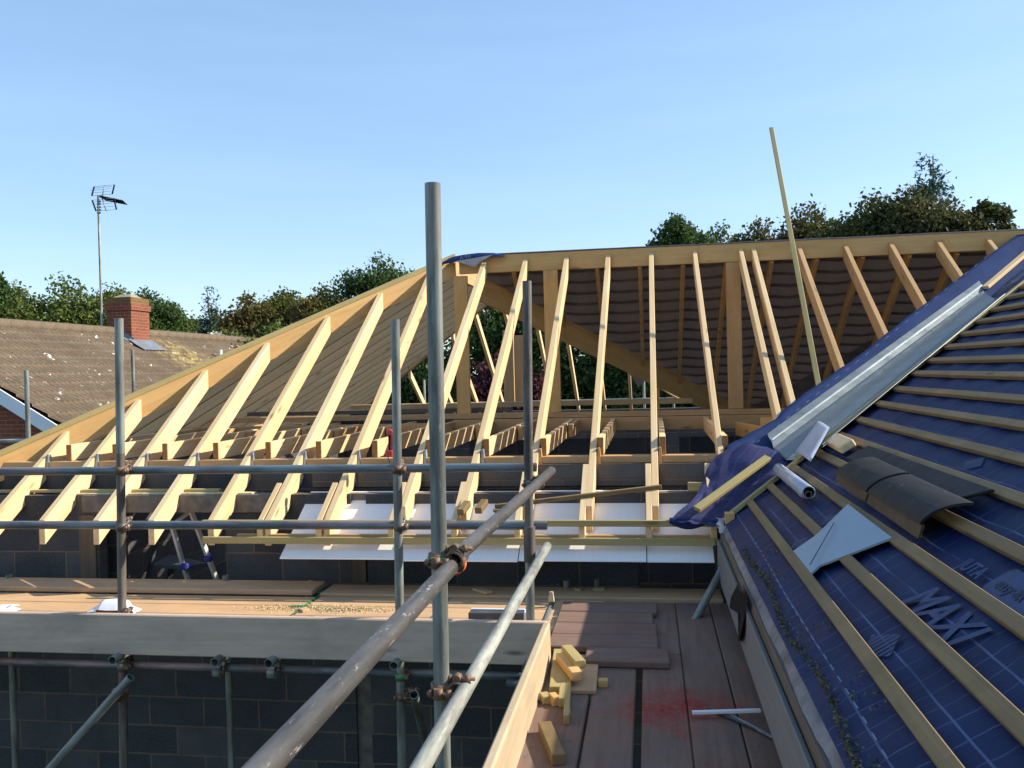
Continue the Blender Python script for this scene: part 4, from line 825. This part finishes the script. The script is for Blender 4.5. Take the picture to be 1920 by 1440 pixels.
# ================================================================== neighbouring house on the left
H = thing('neighbour_house', 'brick house with a mottled brown lichened tile roof and white bargeboard', 'house', (-13, 19, -4.3))
HS = .6; HX, HZ = -13.0, 1.21; Y0, Y1 = 13.55, 34.0
def hz(X): return HZ-HS*abs(X-HX)
pts = []; nx, ny = 0, 0
ribs = []
yy = Y0
rowsY = []
step = .0375
while yy < 28.5: rowsY.append(yy); yy += step
def tile_slope(name, sgn):
    courses = 14; cl = 4.8/courses; prof = []
    for k in range(courses):
        prof += [(k*cl, .0), ((k+1)*cl-.014, .042), ((k+1)*cl-.010, .004)]
    n = len(prof); V_ = np.empty((len(rowsY), n, 3)); ys = np.array(rowsY); ph = ys/.15*2*np.pi; wave = .018*np.cos(ph)
    for j, (u, h) in enumerate(prof):
        x = HX+sgn*u*.857*1.0; z = hz(HX+u*.857)
        jit = .006*np.array([mnoise.noise(V((y_*2.3, u*3, 0))) for y_ in ys])
        V_[:, j, 0] = x+wave*.3*sgn; V_[:, j, 1] = ys; V_[:, j, 2] = z+h-.03*(u/4.8)*0+wave+jit
    vv = V_.reshape(-1, 3); c = V((HX+sgn*2, 20, 0)); i = np.arange(len(rowsY)-1)[:, None]*n; j = np.arange(n-1)[None, :]; a = (i+j).reshape(-1)
    F = np.stack([a, a+1, a+1+n, a+n], 1); me = bpy.data.meshes.new(name); me.from_pydata((vv-np.array(c)).tolist(), [], F.tolist()); return link(name, me, 'tiles', H, Matrix.Translation(c))
tile_slope('tiled_slope', 1); grid('tiled_slope', [[V((HX, y, HZ)), V((HX-4.2, y, HZ-2.5))] for y in (Y0, 28.5)], 'tiles', H)
y = Y0
while y < 28.4:
    tube('ridge_tile', (HX, y, HZ+.02), (HX, y+.455, HZ+.02), 'tiles', H, .125, .105, 14); y += .46
c = [(HX, Y0-.02), (HX+4.3, Y0-.02)]
for sgn in (1, -1):
    a, b = V((HX, Y0-.03, HZ-.05)), V((HX+sgn*4.2, Y0-.03, HZ-.05-HS*4.2)); rafter('bargeboard', b, a, .03, .26, 'barge', H)
me = bpy.data.meshes.new('gable_wall'); bm = bmesh.new(); vs = [bm.verts.new(p) for p in ((-3.9, 0, -5.6), (3.9, 0, -5.6), (3.9, 0, -2.45), (0, 0, -.12), (-3.9, 0, -2.45))]; f = bm.faces.new(vs); r = bmesh.ops.extrude_face_region(bm, geom=[f]); bmesh.ops.translate(bm, verts=[v for v in r['geom'] if isinstance(v, bmesh.types.BMVert)], vec=(0, 14.5, 0)); bmesh.ops.recalc_face_normals(bm, faces=bm.faces); bm.to_mesh(me); bm.free(); link('brick_wall', me, 'brick', H, Matrix.Translation((HX, Y0+.15, HZ)))
# chimney (front right edge at px 247, base line y 630)
cy0 = at(247, 632, X=-12.55).y; CXl, CXr = -13.20, -12.55; CW = .80
ch = box('chimney', (CXl, cy0, .6), (CXr, cy0+CW, HZ+.55), 'brick', H, 0)
zt = HZ+.55
for k, (e, z0, z1, mt) in enumerate(((.035, zt, zt+.15, 'brick'), (.005, zt+.15, zt+.30, 'brickdark'), (.0, zt+.30, zt+.32, 'brickdark'))): box('corbel', (CXl-e, cy0-e, z0), (CXr+e, cy0+CW+e, z1), mt, ch, 0)
hexa('flaunching', [V(p) for p in ((CXl+.05, cy0+.1, zt+.32), (CXr-.05, cy0+.1, zt+.32), (CXr-.05, cy0+CW-.1, zt+.32), (CXl+.05, cy0+CW-.1, zt+.32), (CXl+.2, cy0+.3, zt+.42), (CXr-.2, cy0+.3, zt+.42), (CXr-.2, cy0+CW-.3, zt+.42), (CXl+.2, cy0+CW-.3, zt+.42))], Matrix.Translation((CXl, cy0, zt)), 'chimneypot', ch, .01)
sl_ = lambda X, Y_, h=.06: V((X, Y_, hz(X)+h))
grid('lead_flashing', [[sl_(CXr+dx, y_, .08+.02*(dx == 0)) for dx in (0, .2, .42)] for y_ in (cy0-.15, cy0+.3, cy0+.7, cy0+CW+.1)], 'lead', H)
grid('lead_flashing', [[sl_(X, cy0-.005, .16), sl_(X, cy0-.02, .05), sl_(X, cy0-.2, .05)] for X in (CXr+.05, CXr-.2, CXr-.45)], 'lead', H)
vp = at(413, 656, X=-11.9); tube('vent_pipe', vp+V((0, 0, -.5)), vp, 'white', H, .055, .045, 14)
# aerial
A = thing('tv_aerial', 'television aerial with two grid reflectors on a tall mast by the chimney', 'aerial', (CXl-.1, cy0+.1, HZ))
mb = at(191, 616, Y=cy0-.15); mt_ = at(184, 366, Y=cy0-.15); tube('mast', mb-V((0, 0, .1)), mt_, 'pale', A, .028, .02, 12)
f_ = .0833*1.0
def ap(x, y, dy=0): return at(130+x/12, 320+y/12, Y=cy0-.15+dy)      # a point read off the 12x view of the aerial
def wire(name, a, b, r, mat='black'): return tube(name, a, b, mat, A, r, None, 6)
wire('boom', ap(640, 585), ap(1250, 720, .3), .014); 
for (tl, tr, bl, br) in (((560, 360), (1015, 315), (505, 570), (965, 525)), ((515, 665), (1000, 620), (600, 910), (1060, 875))):
    m_ = bpy.data.meshes.new('reflector'); bm = bmesh.new(); T0 = ap(*tl); mw = Matrix.Translation(T0); iv = mw.inverted()
    for k in range(5):
        t = k/4; a = ap(*tl).lerp(ap(*bl), t)+V((0, -.10*math.sin(math.pi*t), 0)); b = ap(*tr).lerp(ap(*br), t)+V((0, -.10*math.sin(math.pi*t), 0)); bm_tube(bm, a, b, .005, iv, None, 5)
    bmesh.ops.recalc_face_normals(bm, faces=bm.faces); bm.to_mesh(m_); bm.free(); link('reflector', m_, 'zinc', A, mw)
    wire('reflector_arm', ap(*tl), ap(*bl), .018); wire('reflector_arm', ap(*tr), ap(*br), .018)
wire('reflector_arm', ap(790, 340), ap(735, 600), .012, 'zinc'); wire('reflector_arm', ap(735, 610), ap(830, 905), .012, 'zinc')
for k in range(13):
    t = k/12; c = ap(760, 620).lerp(ap(1240, 715, .3), t); wire('director', c+V((-.03, -.10*(1-.4*t), .05)), c+V((.03, .10*(1-.4*t), -.05)), .013)
for yy in (950, 880, 820, 750, 690): c = ap(665, yy); wire('cable_tie', c-V((.045, 0, 0)), c+V((.045, 0, 0)), .02)
wire('wall_bracket', at(189, 588, Y=cy0-.15), V((CXl, cy0+.05, at(189, 588, Y=cy0).z)), .02, 'zinc')
# ================================================================== trees
def tree(name, label, cx, top, half_w, Y_, mat, base_px=None, n_leaf=14000, lobes=26, leaf=.16, squash=1.0, seed=0, group=None, shape='round', low=None, trunk=True):
    rg = np.random.default_rng(seed); rnd = random.Random(seed)
    c = at(cx, top, Y=Y_); dep = (Y_*.988-c.x*.153); Rw = half_w/F_PX*dep; ztop = c.z; Rw *= 1.3; zlow = ztop-Rw*2.5*squash if low is None else low
    T = thing(name, label, 'tree', (c.x, c.y, ZG), group); H_ = ztop-zlow; zc = (ztop+zlow)/2
    blobs = []
    if shape == 'round':
        for k in range(lobes):
            while True:
                p = np.array([rnd.uniform(-1, 1) for _ in range(3)])
                if .25 < np.linalg.norm(p) < 1: break
            if p[2] > .2: p[:2] *= .9
            r = rnd.uniform(.24, .46); p = p*(1-r*.6); p[2] = math.copysign(abs(p[2])**.8, p[2]); blobs.append((c.x+p[0]*Rw*1.15, c.y+p[1]*Rw*.8, zc+p[2]*(H_/2-.15*Rw), r*Rw, r*Rw*.8))
        blobs.append((c.x, c.y, ztop-.28*Rw, .3*Rw, .28*Rw))
    elif shape == 'cone':
        for k in range(lobes):
            t = (k/(lobes-1))**.8; z = ztop-t*H_; rr = Rw*(.20+.80*t); a = rnd.uniform(0, 6.28)
            for q in range(2+int(6*t)): a = rnd.uniform(0, 6.28); d = rr*rnd.uniform(.3, .9); blobs.append((c.x+math.cos(a)*d, c.y+math.sin(a)*d, z-d*.25, rr*.42+.03, .10*Rw+.03))
    w = np.array([b[3]**2 for b in blobs]); w = w/w.sum(); idx = rg.choice(len(blobs), n_leaf, p=w); B = np.array(blobs)[idx]
    d = rg.normal(size=(n_leaf, 3)); d /= np.linalg.norm(d, axis=1)[:, None]; rad = rg.random(n_leaf)**.45*(1+.18*rg.normal(size=n_leaf).clip(-1, 2)); P_ = B[:, :3]+d*rad[:, None]*np.stack([B[:, 3], B[:, 3], B[:, 4]], 1)
    cl = rg.normal(size=(n_leaf, 3))*leaf*.3; P_ += cl
    u = rg.normal(size=(n_leaf, 3)); u /= np.linalg.norm(u, axis=1)[:, None]; v = np.cross(u, rg.normal(size=(n_leaf, 3))); v /= np.linalg.norm(v, axis=1)[:, None]
    s_ = leaf*rg.uniform(.5, 1.15, n_leaf)[:, None]; u = u*s_*.5; v = v*s_*(.34 if shape == 'round' else .14)
    o = np.array([c.x, c.y, zc]); Q = np.stack([P_-u, P_+v, P_+u, P_-v], 1).reshape(-1, 3)-o
    me = bpy.data.meshes.new('crown'); me.vertices.add(len(Q)); me.vertices.foreach_set('co', Q.ravel()); me.loops.add(len(Q)); me.loops.foreach_set('vertex_index', np.arange(len(Q), dtype=np.int32)); me.polygons.add(n_leaf); me.polygons.foreach_set('loop_start', np.arange(0, len(Q), 4, dtype=np.int32)); me.update(calc_edges=True)
    link('crown', me, mat, T, Matrix.Translation(V(o)))
    if trunk:
        bm = bmesh.new(); b0 = V((c.x, c.y, ZG)); mw = Matrix.Translation(b0); iv = mw.inverted(); fork = V((c.x+.1, c.y, zc-.2*H_)); tr = max(.06, .07*Rw+.05); bm_tube(bm, b0, fork, tr*1.3, iv, None, 9, tr*.8); bm_tube(bm, fork, V((c.x, c.y, ztop-.15*H_)), tr*.8, iv, None, 8, .02)
        for b in blobs[::3 if shape == 'round' else 9]:
            e = V(b[:3]); s0 = fork.lerp(V((c.x, c.y, ztop-.2*H_)), rnd.uniform(0, .5)); mdl = s0.lerp(e, .5)+V((0, 0, -.12*Rw)); bm_tube(bm, s0, mdl, tr*.4, iv, None, 6, tr*.25); bm_tube(bm, mdl, e, tr*.25, iv, None, 6, .015)
        bmesh.ops.recalc_face_normals(bm, faces=bm.faces); me = bpy.data.meshes.new('trunk'); bm.to_mesh(me); bm.free(); link('trunk', me, 'bark', T, mw)
    return T
GT = 'trees behind the neighbouring house'
for i, (cx, tp, hw, Y_, mt, lab) in enumerate((
    (-30, 500, 30, 30, 'leaf_dark', 'dark tree just reaching into the left edge of the picture'),
    (20, 524, 66, 33, 'leaf_green', 'green tree behind the brown roof at the left edge'),
    (118, 514, 78, 34, 'leaf_green', 'tallest green tree behind the brown roof left of the aerial mast'),
    (215, 530, 66, 35, 'leaf_green', 'green tree directly behind the chimney and aerial'),
    (275, 540, 52, 36, 'leaf_dark', 'darker green tree just right of the chimney top'),
    (330, 572, 50, 37, 'leaf_green', 'low green tree between the chimney and the conifer'))):
    tree('broadleaf_tree', lab, cx, tp, hw, Y_, mt, seed=i+1, group=GT, n_leaf=22000, leaf=.17, lobes=55)
tree('conifer', 'narrow blue green conifer behind the roof vent pipe', 395, 540, 46, 34, 'leaf_conifer', seed=20, shape='cone', n_leaf=12000, leaf=.24, low=-.4, lobes=16)
GA = 'turning trees left of the roof frame'
for i, (cx, tp, hw, Y_, mt, lab) in enumerate((
    (465, 548, 56, 30, 'leaf_autumn', 'turning yellow brown tree right of the conifer'), (535, 540, 50, 32, 'leaf_autumn', 'middle one of the three turning trees, yellow green'),
    (605, 531, 56, 30, 'leaf_autumn', 'turning tree nearest the hip rafter, left of the dark green one'), (430, 615, 60, 27, 'leaf_autumn', 'low turning tree below the conifer behind the roof end'), (520, 600, 66, 26, 'leaf_green', 'low green tree filling the gap behind the hip rafter'),
    (714, 468, 74, 31, 'leaf_dark', 'rounded dark green tree rising behind the hip rafter'), (775, 508, 36, 33, 'leaf_dark', 'dark green tree half hidden by the big upright'))):
    tree('broadleaf_tree', lab, cx, tp, hw, Y_, mt, seed=i+30, group=GA, n_leaf=18000, leaf=.15, lobes=55)
tree('pampas_plumes', 'cream feathery plumes above the end of the brown roof', 403, 622, 24, 26.5, 'leaf_white', seed=50, n_leaf=700, leaf=.20, low=.6, lobes=12, trunk=True)
GRt = 'trees above the main ridge'
for i, (cx, tp, hw, Y_, mt, lab, sh, nl, low) in enumerate((
    (1268, 398, 40, 27, 'leaf_dark', 'dark green tree standing apart above the middle of the ridge', 'round', 9000, -.5),
    (1225, 452, 24, 27, 'leaf_dark', 'small dark bush top left of the separate dark tree', 'round', 3000, 1.0),
    (1350, 418, 52, 26, 'leaf_dark', 'low dark green tree right of the separate one', 'round', 9000, 1),
    (1425, 405, 66, 25, 'leaf_brown', 'brown tinted tree left of the tall leaning batten', 'round', 10000, .5),
    (1520, 374, 74, 24, 'leaf_brown', 'brown tinted tree right of the tall leaning batten', 'round', 13000, .5),
    (1635, 356, 78, 23, 'leaf_brown', 'large brown green tree left of the spiky conifer', 'round', 15000, .5),
    (1705, 345, 78, 22.5, 'leaf_brown', 'brown green tree in front of the spiky conifer', 'round', 14000, .5),
    (1742, 292, 74, 26, 'leaf_conifer', 'tall spiky conifer rising highest above the ridge', 'cone', 26000, 1.5),
    (1785, 372, 78, 22, 'leaf_brown', 'spreading tree right of the spiky conifer', 'round', 15000, .8),
    (1848, 376, 36, 22, 'leaf_brown', 'sparse branch tips at the right end of the tree group', 'round', 2600, 2.2),
    (1890, 420, 18, 25, 'leaf_dark', 'tiny treetop peeping over the ridge at the far right', 'round', 700, 2.5))):
    tree('broadleaf_tree' if sh == 'round' else 'conifer', lab, cx, tp, hw, Y_, mt, seed=i+60, group=GRt if sh == 'round' else None, n_leaf=nl, leaf=.13 if sh == 'round' else .22, low=low if sh != 'round' else None, lobes=48 if nl > 3500 else 10 if sh == 'round' else 13, shape=sh)
GB = 'trees seen through the roof frame'
for i, (cx, tp, hw, Y_, mt, lab) in enumerate((
    (800, 640, 60, 24, 'leaf_dark', 'dark tree glimpsed behind the big upright through the frame'), (900, 520, 80, 25, 'leaf_dark', 'dark green tree seen between the left posts of the roof frame'),
    (950, 655, 70, 21, 'leaf_purple', 'purple leaved tree glimpsed through the rafters'), (1040, 520, 95, 25, 'leaf_dark', 'dark green tree seen below the valley rafter in the frame'),
    (1170, 600, 90, 25, 'leaf_dark', 'dark green tree glimpsed under the lower part of the valley rafter'), (1290, 640, 90, 25, 'leaf_dark', 'dark tree at the lower end of the valley rafter seen through the frame'))):
    tree('broadleaf_tree', lab, cx, tp, hw, Y_, mt, seed=i+90, group=GB, n_leaf=16000, leaf=.15, low=-2.6, lobes=60)
for o in bpy.data.objects:
    if '_mw' in o: del o['_mw']
